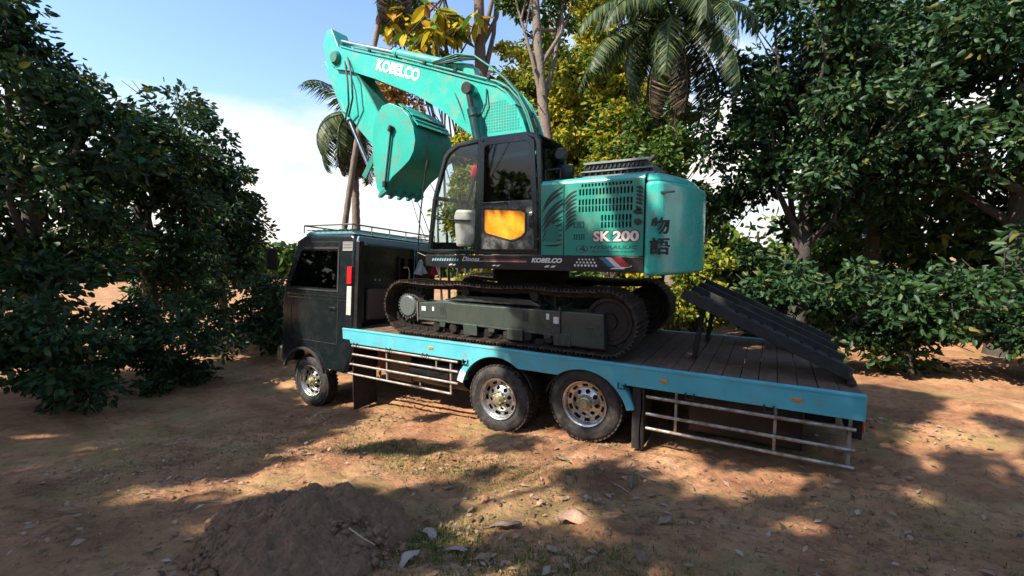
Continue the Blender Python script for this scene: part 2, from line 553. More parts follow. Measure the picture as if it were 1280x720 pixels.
gx = axis(-420, 420, -9.0, 3.2, 0.045)
gy = axis(-300, 520, -5.6, 3.2, 0.045)
GX, GY = np.meshgrid(gx, gy)
GZ = ground_z(GX, GY)
_rg = np.random.default_rng(3)
near = ((GX > -9.2) & (GX < 3.4) & (GY > -5.8) & (GY < 3.4))
rough_noise = _rg.normal(0, 1, GZ.shape)
rough_noise = (rough_noise + np.roll(rough_noise, 1, 0) + np.roll(rough_noise, 1, 1) + np.roll(rough_noise, (1, 1), (0, 1)))/4
GZ = GZ + near*rough_noise*0.017
nxg, nyg = len(gx), len(gy)
ii = np.arange(nxg*nyg).reshape(nyg, nxg)
GF = np.stack([ii[:-1,:-1].ravel(), ii[:-1,1:].ravel(), ii[1:,1:].ravel(), ii[1:,:-1].ravel()], 1)

def soil_mat():
    m = bpy.data.materials.new('laterite_soil')
    m.use_nodes = True
    t = m.node_tree; b = t.nodes['Principled BSDF']
    b.inputs['Roughness'].default_value = 0.95
    b.inputs['Specular IOR Level'].default_value = 0.15
    tcn = t.nodes.new('ShaderNodeTexCoord')
    def noise(sc, det, ro=0.6):
        n = t.nodes.new('ShaderNodeTexNoise')
        n.inputs['Scale'].default_value = sc; n.inputs['Detail'].default_value = det; n.inputs['Roughness'].default_value = ro
        t.links.new(tcn.outputs['Object'], n.inputs['Vector'])
        return n
    def ramp(src, stops):
        r = t.nodes.new('ShaderNodeValToRGB'); e = r.color_ramp.elements
        while len(e) < len(stops): e.new(0.5)
        for i, (p, c) in enumerate(stops):
            e[i].position = p; e[i].color = (*c, 1)
        t.links.new(src, r.inputs['Fac'])
        return r.outputs['Color']
    def mix(f, a, c):
        x = t.nodes.new('ShaderNodeMix'); x.data_type = 'RGBA'
        t.links.new(f, x.inputs[0]); t.links.new(a, x.inputs[6])
        if isinstance(c, tuple): x.inputs[7].default_value = (*c, 1)
        else: t.links.new(c, x.inputs[7])
        return x.outputs[2]
    def fac(src, a, c, hi):
        r = t.nodes.new('ShaderNodeMapRange')
        r.inputs['From Min'].default_value = a; r.inputs['From Max'].default_value = c; r.inputs['To Max'].default_value = hi
        t.links.new(src, r.inputs['Value'])
        return r.outputs['Result']
    base = ramp(noise(1.4, 8).outputs['Fac'], [(0.30, (0.21, 0.095, 0.048)), (0.5, (0.38, 0.185, 0.092)), (0.70, (0.52, 0.29, 0.155))])
    c = mix(fac(noise(9, 8, 0.7).outputs['Fac'], 0.50, 0.64, 0.65), base, (0.13, 0.065, 0.035))
    c = mix(fac(noise(0.9, 7, 0.7).outputs['Fac'], 0.49, 0.62, 0.6), c, (0.26, 0.205, 0.075))
    c = mix(fac(noise(42, 4, 0.7).outputs['Fac'], 0.55, 0.75, 0.5), c, (0.42, 0.30, 0.19))
    t.links.new(c, b.inputs['Base Color'])
    bp = t.nodes.new('ShaderNodeBump'); bp.inputs['Strength'].default_value = 0.9; bp.inputs['Distance'].default_value = 0.035
    t.links.new(noise(22, 9, 0.72).outputs['Fac'], bp.inputs['Height'])
    t.links.new(bp.outputs['Normal'], b.inputs['Normal'])
    return m
soil = soil_mat()
me = fast_mesh('ground', np.stack([GX.ravel(), GY.ravel(), GZ.ravel()], 1), GF)
ground = mesh_obj('ground', me, soil, None, True)
tag(ground, kind='structure')
def gz(x, y): return float(ground_z(x, y))

# where the ground lies at a spot measured in the photograph
def at_ground(px, py):
    a = R(30); p = math.atan(50/565)
    f0 = Vector((-math.sin(a), math.cos(a), 0)); rt = Vector((math.cos(a), math.sin(a), 0)); up = Vector((0, 0, 1))
    fw = f0*math.cos(p)-up*math.sin(p); U = up*math.cos(p)+f0*math.sin(p)
    d = fw + rt*((px-640)/565) + U*((360-py)/565)
    t = 0.5
    while t < 60:
        P = CAM + d*t
        if P.z < gz(P.x, P.y): break
        t += 0.01
    return P.x, P.y

# ================================================================== FLATBED TRUCK
DT, DB = -1.55, -1.835            # deck top and lower edge of the side beam
truck = root('flatbed_truck', (-4.0, 1.4, -2.95), 'cyan flatbed lorry with dark cab and chrome rimmed tandem wheels carrying the excavator', 'truck')
W1, W2 = (-3.70, -2.40), (-2.25, -2.22)      # wheel centres (x, z); the rear pair rides up on a rise
TR = 0.55

def beam_outline(x0, x1):
    pts = [(x0, DT), (x1, DT), (x1, DB)]
    for cx, cz in ((W2[0], -2.36), (W1[0], -2.36)):
        rr = 0.655
        a0 = math.asin((DB-cz)/rr)
        for k in range(13):
            a = a0 + (math.pi-2*a0)*k/12
            pts.append((cx + rr*math.cos(a), cz + rr*math.sin(a)))
    pts.append((x0, DB))
    return pts
for y0, y1 in ((-0.06, 0.0), (2.80, 2.86)):
    b = MB(); b.prism(beam_outline(-7.22, 0.92), y0, y1)
    sb = b.build('side_beam', cyan, truck, 0.006)
    # arched fender strips ahead of the first and behind the second wheel
    for (cx, a0, a1) in ((W1[0], 127, 164), (W2[0], 53, 16)):
        P = []
        N = 12
        for k in range(N+1):
            a = R(a0 + (a1-a0)*k/N); P.append((cx+0.76*math.cos(a), -2.36+0.76*math.sin(a)))
        for k in range(N, -1, -1):
            a = R(a0 + (a1-a0)*k/N); P.append((cx+0.655*math.cos(a), -2.36+0.655*math.sin(a)))
        MB().prism(P, y0-0.012, y1+0.10).build('fender', cyan, truck, 0.004)
# white painted tip of the leading fender
P = [(W1[0]+r_*math.cos(R(a)), -2.36+r_*math.sin(R(a))) for r_, seq in ((0.764, (150, 156, 162, 166)), (0.650, (166, 162, 156, 150))) for a in seq]
MB().prism(P, -0.076, -0.0735).build('fender_tip', white, truck)
# black underside, wheel arches, chassis, axles
b = MB()
for y in (0.72, 1.95): b.box(-8.9, 0.75, y, y+0.10, -2.16, -1.90)
for x in np.arange(-7.0, 0.8, 0.72): b.box(x, x+0.07, 0.02, 2.78, -1.74, -1.62)
b.build('chassis', blackm, truck)
b = MB()
for cx, cz in (W1, W2):
    b.tube([(cx, 0.15, cz), (cx, 2.65, cz)], 0.085, 12)
    b.lathe([(-0.22, 0.02), (-0.22, 0.16), (0.0, 0.22), (0.2, 0.16), (0.2, 0.02)], (cx, 1.4, cz), 20)
b.build('axle', blackm, truck, smooth=40)
b = MB()
for y in (0.74, 1.97):
    for k in range(5):
        b.box(-3.6+0.14*k, -2.35-0.14*k, y, y+0.08, -2.36+0.03*k, -2.335+0.03*k)
b.build('leaf_spring', blackm, truck)
for cx in (W1[0], W2[0]):
    pr = []
    for y0 in (0.0,):
        P = []
        for k in range(17):
            a = R(20 + 140*k/16); P.append((cx+0.655*math.cos(a), -2.36+0.655*math.sin(a)))
        for k in range(16, -1, -1):
            a = R(20 + 140*k/16); P.append((cx+0.64*math.cos(a), -2.36+0.64*math.sin(a)))
    MB().prism(P, 0.002, 0.60).build('wheel_arch', blackm, truck)
# deck planks
for k in range(41):
    x = -7.20 + 0.1975*k
    MB().box(x+0.004, x+0.191, 0.002, 2.798, DT-0.06, DT-0.012+0.004*math.sin(k*2.3)).build('plank', plank_m, truck)
# side guards: galvanised rails under the beam
def rails(x0, x1, zs, posts, shorten=()):
    for i, z in enumerate(zs):
        e = x1 - (0.13 if i in shorten else 0)
        MB().tube([(x0, -0.035, z), (e, -0.035, z)], 0.022, 8).build('guard_rail', galv, truck, smooth=50)
    for x in posts:
        MB().box(x-0.016, x+0.016, -0.018, 0.012, zs[-1]-0.02, DB+0.05).build('guard_post', galv, truck)
rails(-7.3, -4.45, (-1.885, -2.05, -2.25, -2.445), (-4.62, -6.1, -7.25), (3,))
MB().box(-4.93, -4.905, -0.03, 0.0, -2.06, -1.88).build('guard_post', galv, truck)
rails(-1.37, 0.85, (-1.95, -2.18, -2.375), (-1.0, 0.1, 0.8))
for xx in (-6.65, -5.6):
    MB().box(xx-0.018, xx+0.018, 0.32, 0.36, -2.55, -1.66).build('hanger_bar', wood_box_m, truck)
for k in range(9):
    xh = -6.85 + 0.86*k
    if abs(xh-W1[0]) < 0.5 or abs(xh-W2[0]) < 0.5: continue
    b = MB(); b.tube([(xh-0.05, -0.075, DB+0.03), (xh-0.045, -0.095, DB-0.045), (xh+0.045, -0.095, DB-0.045), (xh+0.05, -0.075, DB+0.03)], 0.010, 6)
    b.build('lashing_hook', steel, truck, smooth=50)
for xm in (-5.0, -1.15, 0.3):
    MB().box(xm-0.05, xm+0.05, -0.072, -0.0605, -1.72, -1.68).build('side_marker', amber_lens, truck, 0.004)
MB().box(-7.22, 0.92, -0.068, -0.0605, DT-0.035, DT-0.006).build('beam_lip', cyan, truck, 0.003)
MB().box(-7.22, 0.92, -0.045, 0.10, DB-0.03, DB-0.002).build('beam_foot', blackm, truck) if False else None
# mud flaps
def flap(x, zb, w0=0.02):
    b = MB(); n = 6
    P = []
    for k in range(n+1):
        P.append((x + 0.012*math.sin(k*1.1), -1.86 + (zb+1.86)*k/n))
    Q = [(p[0]+0.018, p[1]) for p in P[::-1]]
    b.prism(P+Q, -0.02, 0.58)
    b.build('mud_flap', blackm, truck)
flap(-1.45, gz(-1.45, 0.2)+0.03)
flap(-7.02, gz(-7.02, 0.2)+0.03)
MB().box(-1.56, -1.40, -0.02, 0.02, -2.70, -1.85).build('flap_bracket', blackm, truck, 0.01)
# tanks and boxes under the deck
b = MB(); b.lathe([(-0.62, 0.0), (-0.62, 0.26), (-0.58, 0.29), (0.58, 0.29), (0.62, 0.26), (0.62, 0.0)], (0, 0, 0), 24)
o = b.build('fuel_tank', black, truck, smooth=40); o.rotation_euler.z = R(90); o.location = (-5.15, 0.48, -2.24)
MB().box(-6.62, -6.02, 0.55, 1.0, -2.62, -1.86).build('tool_box', wood_box_m, truck, 0.015)
b = MB(); b.lathe([(-0.3, 0.0), (-0.3, 0.14), (0.3, 0.14), (0.3, 0.0)], (-6.82, 0.62, -2.16), 18, 'z'); b.build('canister', red_drum_m, truck, smooth=40)
MB().box(-0.9, 0.4, 0.35, 0.9, -2.45, -1.88).build('tool_box', black, truck, 0.02)

# wheels
def rim_mesh(front=False):
    s = MB(); n = 96
    rs = [0.10, 0.118, 0.130] + list(np.linspace(0.137, 0.203, 9)) + [0.212, 0.226] + list(np.linspace(0.234, 0.276, 6)) + [0.285]
    def yy(r):
        if r < 0.125: return 0.055
        if r < 0.215: return 0.055 + 0.05*(r-0.125)/0.09
        return 0.105 - 0.02*(r-0.215)/0.07
    for r in rs:
        for k in range(n):
            t = 2*math.pi*k/n
            s.v.append((r*math.cos(t), yy(r), r*math.sin(t)))
    for i in range(len(rs)-1):
        rm = (rs[i]+rs[i+1])/2
        for k in range(n):
            t = 2*math.pi*(k+0.5)/n
            hole = False
            u = ((t*8/(2*math.pi)) % 1.0) - 0.5
            if ((u*2*math.pi/8*0.17)/0.031)**2 + ((rm-0.17)/0.034)**2 < 1: hole = True
            u2 = ((t*10/(2*math.pi)) % 1.0) - 0.5
            if abs(u2*2*math.pi/10*0.255) < 0.043 and abs(rm-0.255) < 0.021: hole = True
            if hole: continue
            k2 = (k+1) % n
            s.f.append((i*n+k, i*n+k2, (i+1)*n+k2, (i+1)*n+k))
    s.lathe([(0.085, 0.285), (0.05, 0.295), (0.012, 0.303), (0.0, 0.318), (-0.004, 0.331), (0.012, 0.339), (0.05, 0.335)], (0,0,0), 64)
    me = s.mesh('wheel'); me.materials.append(rim_m)
    me.polygons.foreach_set('use_smooth', np.ones(len(me.polygons), dtype=bool)); me.set_sharp_from_angle(angle=R(40))
    return me
def tyre_mesh():
    s = MB()
    prof = [(0.045, 0.325), (0.012, 0.345), (-0.012, 0.40), (-0.014, 0.455), (0.004, 0.505), (0.03, 0.532), (0.05, 0.538), (0.23, 0.538), (0.25, 0.532), (0.276, 0.505), (0.294, 0.455), (0.29, 0.40), (0.27, 0.34), (0.24, 0.32)]
    s.lathe(prof, (0,0,0), 72)
    n = 46
    for k in range(n):                         # shoulder lugs and centre ribs
        t = 2*math.pi*k/n
        for yc, wy, dt in ((0.05, 0.07, 0), (0.14, 0.075, 0.5), (0.23, 0.07, 0)):
            tt = t + dt*2*math.pi/n
            s.obox((0.541*math.cos(tt), yc, 0.541*math.sin(tt)), (0.022, wy, 0.052), (0, -tt, 0))
    s.lathe([(-0.0155, 0.412), (-0.0185, 0.418), (-0.0155, 0.424)], (0,0,0), 72)
    me = s.mesh('tyre'); me.materials.append(rubber)
    me.polygons.foreach_set('use_smooth', np.ones(len(me.polygons), dtype=bool)); me.set_sharp_from_angle(angle=R(35))
    return me
def hub_mesh():
    s = MB()
    s.lathe([(0.06, 0.098), (0.02, 0.092), (0.012, 0.075), (-0.02, 0.062), (-0.035, 0.05), (-0.04, 0.0)], (0,0,0), 24)
    for k in range(10):
        a = 2*math.pi*k/10
        s.tube([(0.112*math.cos(a), 0.06, 0.112*math.sin(a)), (0.112*math.cos(a), 0.025, 0.112*math.sin(a))], 0.0125, 6)
    me = s.mesh('hub'); me.materials.append(mat('brassy_hub', (0.48, 0.42, 0.24), 0.35, 0.7, (0.3, 0.24, 0.16), 0.6, 10.0))
    me.polygons.foreach_set('use_smooth', np.ones(len(me.polygons), dtype=bool)); me.set_sharp_from_angle(angle=R(35))
    return me
def drum_mesh():
    s = MB(); s.lathe([(0.13, 0.0), (0.13, 0.27), (0.22, 0.30), (0.22, 0.0)], (0,0,0), 32)
    me = s.mesh('brake_drum'); me.materials.append(blackm)
    return me
RIM, TYRE, HUB, DRUM = rim_mesh(), tyre_mesh(), hub_mesh(), drum_mesh()
def wheel(x, z, near=True, dual=True, rot=0.0):
    o = bpy.data.objects.new('wheel', RIM)
    link(o, truck)
    o.location = (x, 0.0 if near else 2.80, z)
    o.rotation_euler = (0, rot, 0 if near else math.pi)
    for nm, me_ in (('tyre', TYRE), ('hub', HUB), ('brake_drum', DRUM)):
        c = bpy.data.objects.new(nm, me_); link(c, o)
    if dual:
        c = bpy.data.objects.new('tyre', TYRE); link(c, o); c.location = (0, 0.33, 0)
wheel(W1[0], W1[1], True, True, 0.2); wheel(W2[0], W2[1], True, True, 0.55)
wheel(W1[0], W1[1], False, True, 0.1); wheel(W2[0], W2[1], False, True, 0.7)
FW = (-8.35, gz(-8.35, 0.1)+TR-0.01)
wheel(FW[0], FW[1], True, False, 0.3); wheel(FW[0], FW[1], False, False, 0.9)

# cab: built about its own base and leaning a little to the far side
LEAN = R(-4.5)
CABO = Vector((-6.97, 0.10, 0.27))
def lean(o):
    M = Matrix.Translation(CABO) @ Matrix.Rotation(LEAN, 4, 'X') @ Matrix.Translation(-CABO)
    me_ = o.data
    me_.transform(M)
    return o
CY0, CY1 = 0.10, 2.55
cabx0, cabx1 = -9.15, -6.97
prof = [(cabx1, -2.05), (cabx1, 0.20), (-7.06, 0.27), (-8.45, 0.27), (-8.72, 0.16), (-9.10, -0.75), (-9.17, -1.1), (-9.17, -2.45)] + [(-8.35-0.66*math.cos(R(27+126*k/10)), -2.75+0.66*math.sin(R(27+126*k/10))) for k in range(11)] + [(-7.15, -2.45)]
b = MB(); b.prism(prof, CY0, CY1); lean(b.build('cab_shell', cabblk, truck, 0.07, smooth=35, seg=4))
b = MB()
for z in (-0.95, -1.02): b.box(-9.0, -7.05, CY0-0.006, CY0, z-0.02, z)
lean(b.build('waist_trim', chrome, truck))
for sx0, sx1, sz0, sz1 in ((-7.40, -7.388, -1.9, 0.12), (-8.86, -8.848, -1.75, -0.88), (-8.86, -7.39, -1.905, -1.893), (-8.6, -7.39, 0.115, 0.127)):
    lean(MB().box(sx0, sx1, CY0-0.005, CY0-0.0005, sz0, sz1).build('door_seam', blackm, truck))
lean(MB().prism([(-8.35-r_*math.cos(R(a_)), -2.75+r_*math.sin(R(a_))) for r_, sq in ((0.70, range(20, 161, 10)), (0.645, range(160, 19, -10))) for a_ in sq], CY0-0.06, CY0-0.0005).build('wheel_flare', blackm, truck, 0.01))
lean(MB().prism([(-8.55, -0.05), (-7.45, -0.05), (-7.45, -0.80), (-8.92, -0.80)], CY0-0.010, CY0-0.002).build('side_window', glass_dk, truck))
lean(MB().prism([(-8.62, 0.02), (-7.38, 0.02), (-7.38, -0.87), (-9.0, -0.87), (-8.97, -0.84), (-7.42, -0.84), (-7.42, -0.02), (-8.60, -0.02)], CY0-0.014, CY0-0.001).build('window_seal', blackm, truck))
lean(MB().box(-7.62, -7.44, CY0-0.03, CY0-0.012, -1.22, -1.17).build('door_handle', chrome, truck, 0.005))
lean(MB().box(cabx1-0.32, cabx1-0.05, CY0-0.008, CY0-0.001, -0.05, 0.12).build('side_vent', grey_pl, truck))
for k in range(5):
    lean(MB().box(cabx1-0.31, cabx1-0.06, CY0-0.014, CY0-0.0085, -0.025+0.03*k, -0.012+0.03*k).build('vent_slat', blackm, truck))
lean(MB().box(cabx1-0.16, cabx1-0.03, CY0-0.03, CY0-0.001, -0.70, -0.36).build('side_lamp', red_lens, truck, 0.01))
lean(MB().box(cabx1-0.16, cabx1-0.03, CY0-0.02, CY0-0.001, -1.30, -0.74).build('side_plate', grey_pl, truck, 0.01))
# rear wall: window with pale rim and grab frame, brown stowed mat
lean(MB().box(cabx1, cabx1+0.02, 1.30, 1.86, -0.85, -0.12).build('rear_window', glass_dk, truck))
b = MB()
for (y0, y1, z0, z1) in ((1.26, 1.90, -0.12, -0.08), (1.26, 1.90, -0.90, -0.86), (1.26, 1.30, -0.86, -0.12), (1.86, 1.90, -0.86, -0.12)):
    b.box(cabx1+0.002, cabx1+0.05, y0, y1, z0, z1)
lean(b.build('rear_window_frame', black, truck))
b = MB(); b.tube([(cabx1+0.06, 0.35, 0.10), (cabx1+0.06, 1.66, 0.10)], 0.02, 8); b.tube([(cabx1+0.06, 1.72, 0.08), (cabx1+0.06, 1.72, -1.1)], 0.016, 8)
b.tube([(cabx1+0.06, 1.80, 0.08), (cabx1+0.06, 1.80, -1.1)], 0.016, 8)
lean(b.build('grab_bar', mat('teal_tube', (0.05, 0.20, 0.20), 0.3, 0.2), truck, smooth=50))
b = MB(); b.tube([(cabx1+0.05, 1.38, -0.33), (cabx1+0.05, 1.52, -0.31), (cabx1+0.05, 1.58, -0.40), (cabx1+0.05, 1.58, -0.60)], 0.022, 8)
lean(b.build('mirror_stay', chrome, truck, smooth=50))
b = MB(); b.box(cabx1+0.002, cabx1+0.07, 0.42, 1.02, -1.40, -0.78); lean(b.build('stowed_mat', mat('brown_mat', (0.11, 0.068, 0.05), 0.85, bump=0.3), truck, 0.02))
b = MB(); b.box(cabx1+0.002, cabx1+0.10, CY0+0.02, CY0+0.16, -1.60, 0.14); lean(b.build('air_duct', black, truck, 0.02))
for zz in (-0.62, -0.62):
    pass
for yy_ in (0.62, 0.74):
    b = MB(); b.tube([(cabx1+0.005, yy_, -0.60), (cabx1+0.03, yy_, -0.60)], 0.025, 10); lean(b.build('marker_lamp', chrome, truck, smooth=40))
lean(MB().prismx([(CY0+0.02, 0.07), (CY1-0.02, 0.07), (CY1-0.06, 0.235), (CY0+0.06, 0.235)], cabx1+0.002, cabx1+0.05).build('pale_rear_band', mat('pale_header_sheen', (0.22, 0.34, 0.36), 0.22, 0, DUST, 0.4, 3.0, coat=0.5), truck, 0.015))  # pale reflecting band of the upper rear wall, sheen put into the colour
# roof cap, gutter and rack
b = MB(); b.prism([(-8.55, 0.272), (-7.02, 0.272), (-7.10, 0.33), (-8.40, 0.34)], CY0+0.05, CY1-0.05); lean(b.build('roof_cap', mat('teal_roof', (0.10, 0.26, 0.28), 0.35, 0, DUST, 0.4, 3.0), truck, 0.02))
b = MB()
for x in (-7.05, -8.5):
    b.tube([(x, CY0+0.0, 0.46), (x, CY1, 0.46)], 0.016, 8)
    for y in np.linspace(CY0, CY1, 6): b.tube([(x, y, 0.30), (x, y, 0.46)], 0.012, 6)
for y in (CY0, CY1): b.tube([(-7.05, y, 0.46), (-8.5, y, 0.46)], 0.016, 8)
for x in np.linspace(-8.4, -7.1, 9): b.tube([(x, CY0, 0.365), (x, CY1, 0.365)], 0.011, 6)
lean(b.build('roof_rack', mat('rack_grey', (0.16, 0.19, 0.19), 0.4, 0.5), truck, smooth=50))
# windscreen, bumper, lamp, mirror (seen from the side)
lean(MB().prism([(-8.76, 0.10), (-9.08, -0.68), (-9.09, -0.68), (-8.77, 0.11)], CY0+0.12, CY1-0.12).build('windscreen', glass_dk, truck))
lean(MB().box(-9.27, -9.14, CY0-0.02, CY1+0.02, -2.45, -2.12).build('bumper', chrome, truck, 0.03))
lean(MB().box(-9.20, -9.15, CY0+0.10, CY0+0.50, -1.75, -1.50).build('headlight', white, truck, 0.02))
b = MB(); b.tube([(-8.85, CY0, 0.0), (-9.2, CY0-0.22, 0.05), (-9.2, CY0-0.22, -0.6), (-8.98, CY0, -0.65)], 0.015, 8); b.box(-9.24, -9.17, CY0-0.36, CY0-0.14, -0.48, -0.05)
lean(b.build('wing_mirror', black, truck, smooth=40))
b = MB()
for k, z in enumerate((-2.42, -2.12)): b.box(-8.95+0.02*k, -8.78, CY0-0.04, CY0+0.2, z-0.03, z)
b.build('cab_step', galv, truck)
# rear end: bumper bar, lamps, added dark ramps
MB().box(0.80, 0.92, 0.05, 2.75, -2.08, -1.845).build('rear_bumper', black, truck, 0.01)
for y in (0.15, 2.35):
    MB().box(0.921, 0.95, y, y+0.16, -2.03, -1.89).build('tail_lamp', red_lens, truck, 0.01)
    MB().box(0.921, 0.95, y+0.17, y+0.29, -2.03, -1.89).build('turn_lamp', amber_lens, truck, 0.01)

# made-up dark ramps, added to fill the black shade over the rear deck
for y0 in (0.30, 1.75):
    A_, B_ = Vector((0.80, -1.50)), Vector((-1.05, -0.66)); d_ = (B_-A_).normalized(); n_ = Vector((-d_.y, d_.x))*-1
    rp = MB()
    for y in (y0, y0+0.78):
        rp.prism([tuple(A_), tuple(B_), tuple(B_+n_*0.14), tuple(A_+n_*0.14)], y, y+0.06)
    ro = rp.build('added_dark_ramp', blackm, truck, 0.006)
    for k in range(12):
        c = A_ + (B_-A_)*((k+0.5)/12) + n_*0.05
        MB().obox((c.x, y0+0.42, c.y), (0.125, 0.78, 0.03), (0, -math.atan2(d_.y, d_.x), 0)).build('added_ramp_tread', blackm, ro)
    MB().tube([(A_.x+0.03, y0-0.02, A_.y-0.02), (A_.x+0.03, y0+0.86, A_.y-0.02)], 0.045, 10).build('added_ramp_hinge', steel, ro, smooth=50)
    MB().tube([(B_.x+0.15, y0+0.42, -1.54), (B_.x+0.25, y0+0.42, B_.y-0.12)], 0.035, 8).build('added_ramp_stay', blackm, ro, smooth=50)

# ================================================================== EXCAVATOR
exc = root('excavator', (-3.85, 1.42, -1.53), 'teal green tracked excavator with black cab riding on the flatbed', 'excavator')
TY0, TW = 0.03, 0.60
# ---- track path (stadium) for shoe placement
TXL, TXR, TZC, TRR = -5.70, -1.99, -1.045, 0.435
def track_pos(s):
    Ls = TXR - TXL; arc = math.pi*TRR; per = 2*Ls + 2*arc
    s %= per
    if s < Ls:                              # top run, sagging between carrier rollers
        x = TXL + s
        u = s/Ls
        sag = -0.028*abs(math.sin(u*math.pi*3))
        return x, TZC + TRR + sag, 0.0
    s -= Ls
    if s < arc:
        a = math.pi/2 - s/TRR
        return TXR + TRR*math.cos(a), TZC + TRR*math.sin(a), a - math.pi/2
    s -= arc
    if s < Ls:
        return TXR - s, TZC - TRR, math.pi
    s -= Ls
    a = -math.pi/2 - s/TRR
    return TXL + TRR*math.cos(a), TZC + TRR*math.sin(a), a - math.pi/2
NSH = 53
PER = 2*(TXR-TXL) + 2*math.pi*TRR
s_ = MB()
# shoe: plate, three grousers, turned up trailing lip; local z is outward, x along the chain
s_.box(-0.090, 0.082, -TW/2, TW/2, 0.0, 0.018)
for gxx in (-0.066, -0.004, 0.058):
    s_.prism([(gxx-0.014, 0.016), (gxx+0.014, 0.016), (gxx+0.005, 0.048), (gxx-0.005, 0.048)], -TW/2, TW/2)
s_.prism([(0.082, 0.004), (0.100, -0.010), (0.100, 0.004), (0.082, 0.018)], -TW/2, TW/2)
SHOE = s_.mesh('track_shoe'); SHOE.materials.append(rust)
k_ = MB()
for sg in (-1, 1):
    k_.prism([(-0.10, -0.085), (0.085, -0.085), (0.10, -0.03), (0.07, 0.0), (-0.07, 0.0), (-0.11, -0.04)], sg*0.085-0.02, sg*0.085+0.02)
k_.tube([(-0.095, -0.115, -0.05), (-0.095, 0.115, -0.05)], 0.024, 8)
LINKM = k_.mesh('track_link'); LINKM.materials.append(steel)
for yc in (TY0+TW/2, 2.81-TW/2):
    for i in range(NSH):
        x, z, ang = track_pos(PER*(i+0.3)/NSH)
        for nm, me_ in (('track_shoe', SHOE), ('track_link', LINKM)):
            o = bpy.data.objects.new(nm, me_); link(o, exc)
            o.location = (x, yc, z); o.rotation_euler = (0, -ang, 0)
def track_frame(y0, y1, near):
    """y0 = outer face"""
    sg = 1 if near else -1
    fy = lambda d: y0 + sg*d
    def pr(poly, d0, d1, nm, m, bev=0.012):
        a_, b_ = sorted((fy(d0), fy(d1)))
        return MB().prism(poly, a_, b_).build(nm, m, exc, bev)
    pr([(-5.44, -0.96), (-4.80, -0.91), (-4.60, -0.93), (-2.68, -0.93), (-2.68, -1.30), (-4.70, -1.27), (-5.44, -1.27)], 0.11, 0.49, 'track_frame', frame_g, 0.02)
    pr([(-4.95, -0.90), (-3.0, -0.90), (-3.25, -0.80), (-4.6, -0.80)], 0.2, 0.49, 'track_frame_top', frame_g, 0.02)
    pr([(-2.672, -0.925), (-2.02, -0.925), (-2.00, -1.43), (-2.672, -1.43)], 0.085, 0.50, 'idler_guard', frame_g, 0.015)
    pr([(-2.70, -0.86), (-2.676, -0.86), (-2.676, -1.43), (-2.70, -1.43)], 0.07, 0.5, 'guard_flange', frame_g, 0.004)
    pr([(-5.46, -0.94), (-5.443, -0.94), (-5.443, -1.29), (-5.46, -1.29)], 0.09, 0.5, 'frame_flange', galv, 0.003)
    pr([(-5.44, -1.235), (-2.70, -1.285), (-2.70, -1.31), (-5.44, -1.265)], 0.095, 0.112, 'frame_lip', frame_g, 0.004)
    # panel, plates and access holes on the outer face
    pr([(-5.40, -0.99), (-4.85, -0.95), (-4.81, -1.20), (-5.40, -1.22)], 0.104, 0.109, 'cover_plate', frame_g, 0.003)
    for (x, z, w_, h_, m_) in ((-5.36, -1.10, 0.09, 0.075, white), (-5.12, -1.09, 0.04, 0.07, white), (-2.92, -1.07, 0.05, 0.09, white), (-2.80, -1.12, 0.11, 0.10, white)):
        pr([(x, z), (x+w_, z), (x+w_, z+h_), (x, z+h_)], 0.1015, 0.1032 if x < -5 else 0.1095, 'sticker', m_, 0.0)
    for (x, z, w_, h_) in ((-4.94, -1.13, 0.08, 0.13), (-3.33, -1.12, 0.10, 0.13)):
        pr([(x, z), (x+w_, z), (x+w_, z+h_), (x, z+h_)], 0.0985, 0.1035, 'access_hole', blackm, 0.0)
    pr([(-2.30, -1.15), (-2.16, -1.152), (-2.16, -1.142), (-2.30, -1.14)], 0.078, 0.084, 'guard_notch', blackm, 0.0)
    # bottom rollers
    for k in range(8):
        x = -5.05 + 0.36*k
        a_, c_ = sorted((fy(0.12), fy(0.48)))
        b = MB(); b.lathe([(0, 0.0), (0, 0.075), (0.03, 0.085), (0.06, 0.11), (0.10, 0.11), (0.11, 0.085), (0.25, 0.085), (0.26, 0.11), (0.30, 0.11), (0.33, 0.085), (0.36, 0.075), (0.36, 0.0)], (x, a_, -1.36), 18)
        b.build('bottom_roller', steel, exc, smooth=40)
    for x in (-4.30, -3.45, -2.65):
        pr([(x-0.14, -1.26), (x+0.14, -1.26), (x+0.14, -1.44), (x-0.14, -1.44)], 0.075, 0.10, 'roller_guard', frame_g, 0.01)
    for k in range(5):
        x = -4.9+0.5*k
        pr([(x-0.07, -1.27), (x+0.07, -1.27), (x+0.05, -1.36), (x-0.05, -1.36)], 0.10, 0.13, 'roller_bracket', frame_g, 0.008)
    # carrier rollers
    for x in (-4.45, -3.15):
        a_, c_ = sorted((fy(0.16), fy(0.44)))
        b = MB(); b.lathe([(0, 0.0), (0, 0.075), (0.28, 0.075), (0.28, 0.0)], (x, a_, -0.73), 16); b.box(x-0.05, x+0.05, a_+0.10, a_+0.18, -0.95, -0.72)
        b.build('carrier_roller', steel, exc, smooth=40)
    # idler
    a_, c_ = sorted((fy(0.20), fy(0.40)))
    b = MB(); b.lathe([(0, 0.0), (0, 0.12), (0.03, 0.13), (0.03, 0.27), (0.0, 0.29), (0.0, 0.34), (0.05, 0.35), (0.15, 0.35), (0.20, 0.34), (0.20, 0.29), (0.17, 0.27), (0.17, 0.13), (0.20, 0.12), (0.20, 0.0)], (TXR, a_, TZC), 36)
    b.build('idler', steel, exc, smooth=40)
    # sprocket with teeth and bolted final drive cover
    b = MB()
    n = 21; P = []
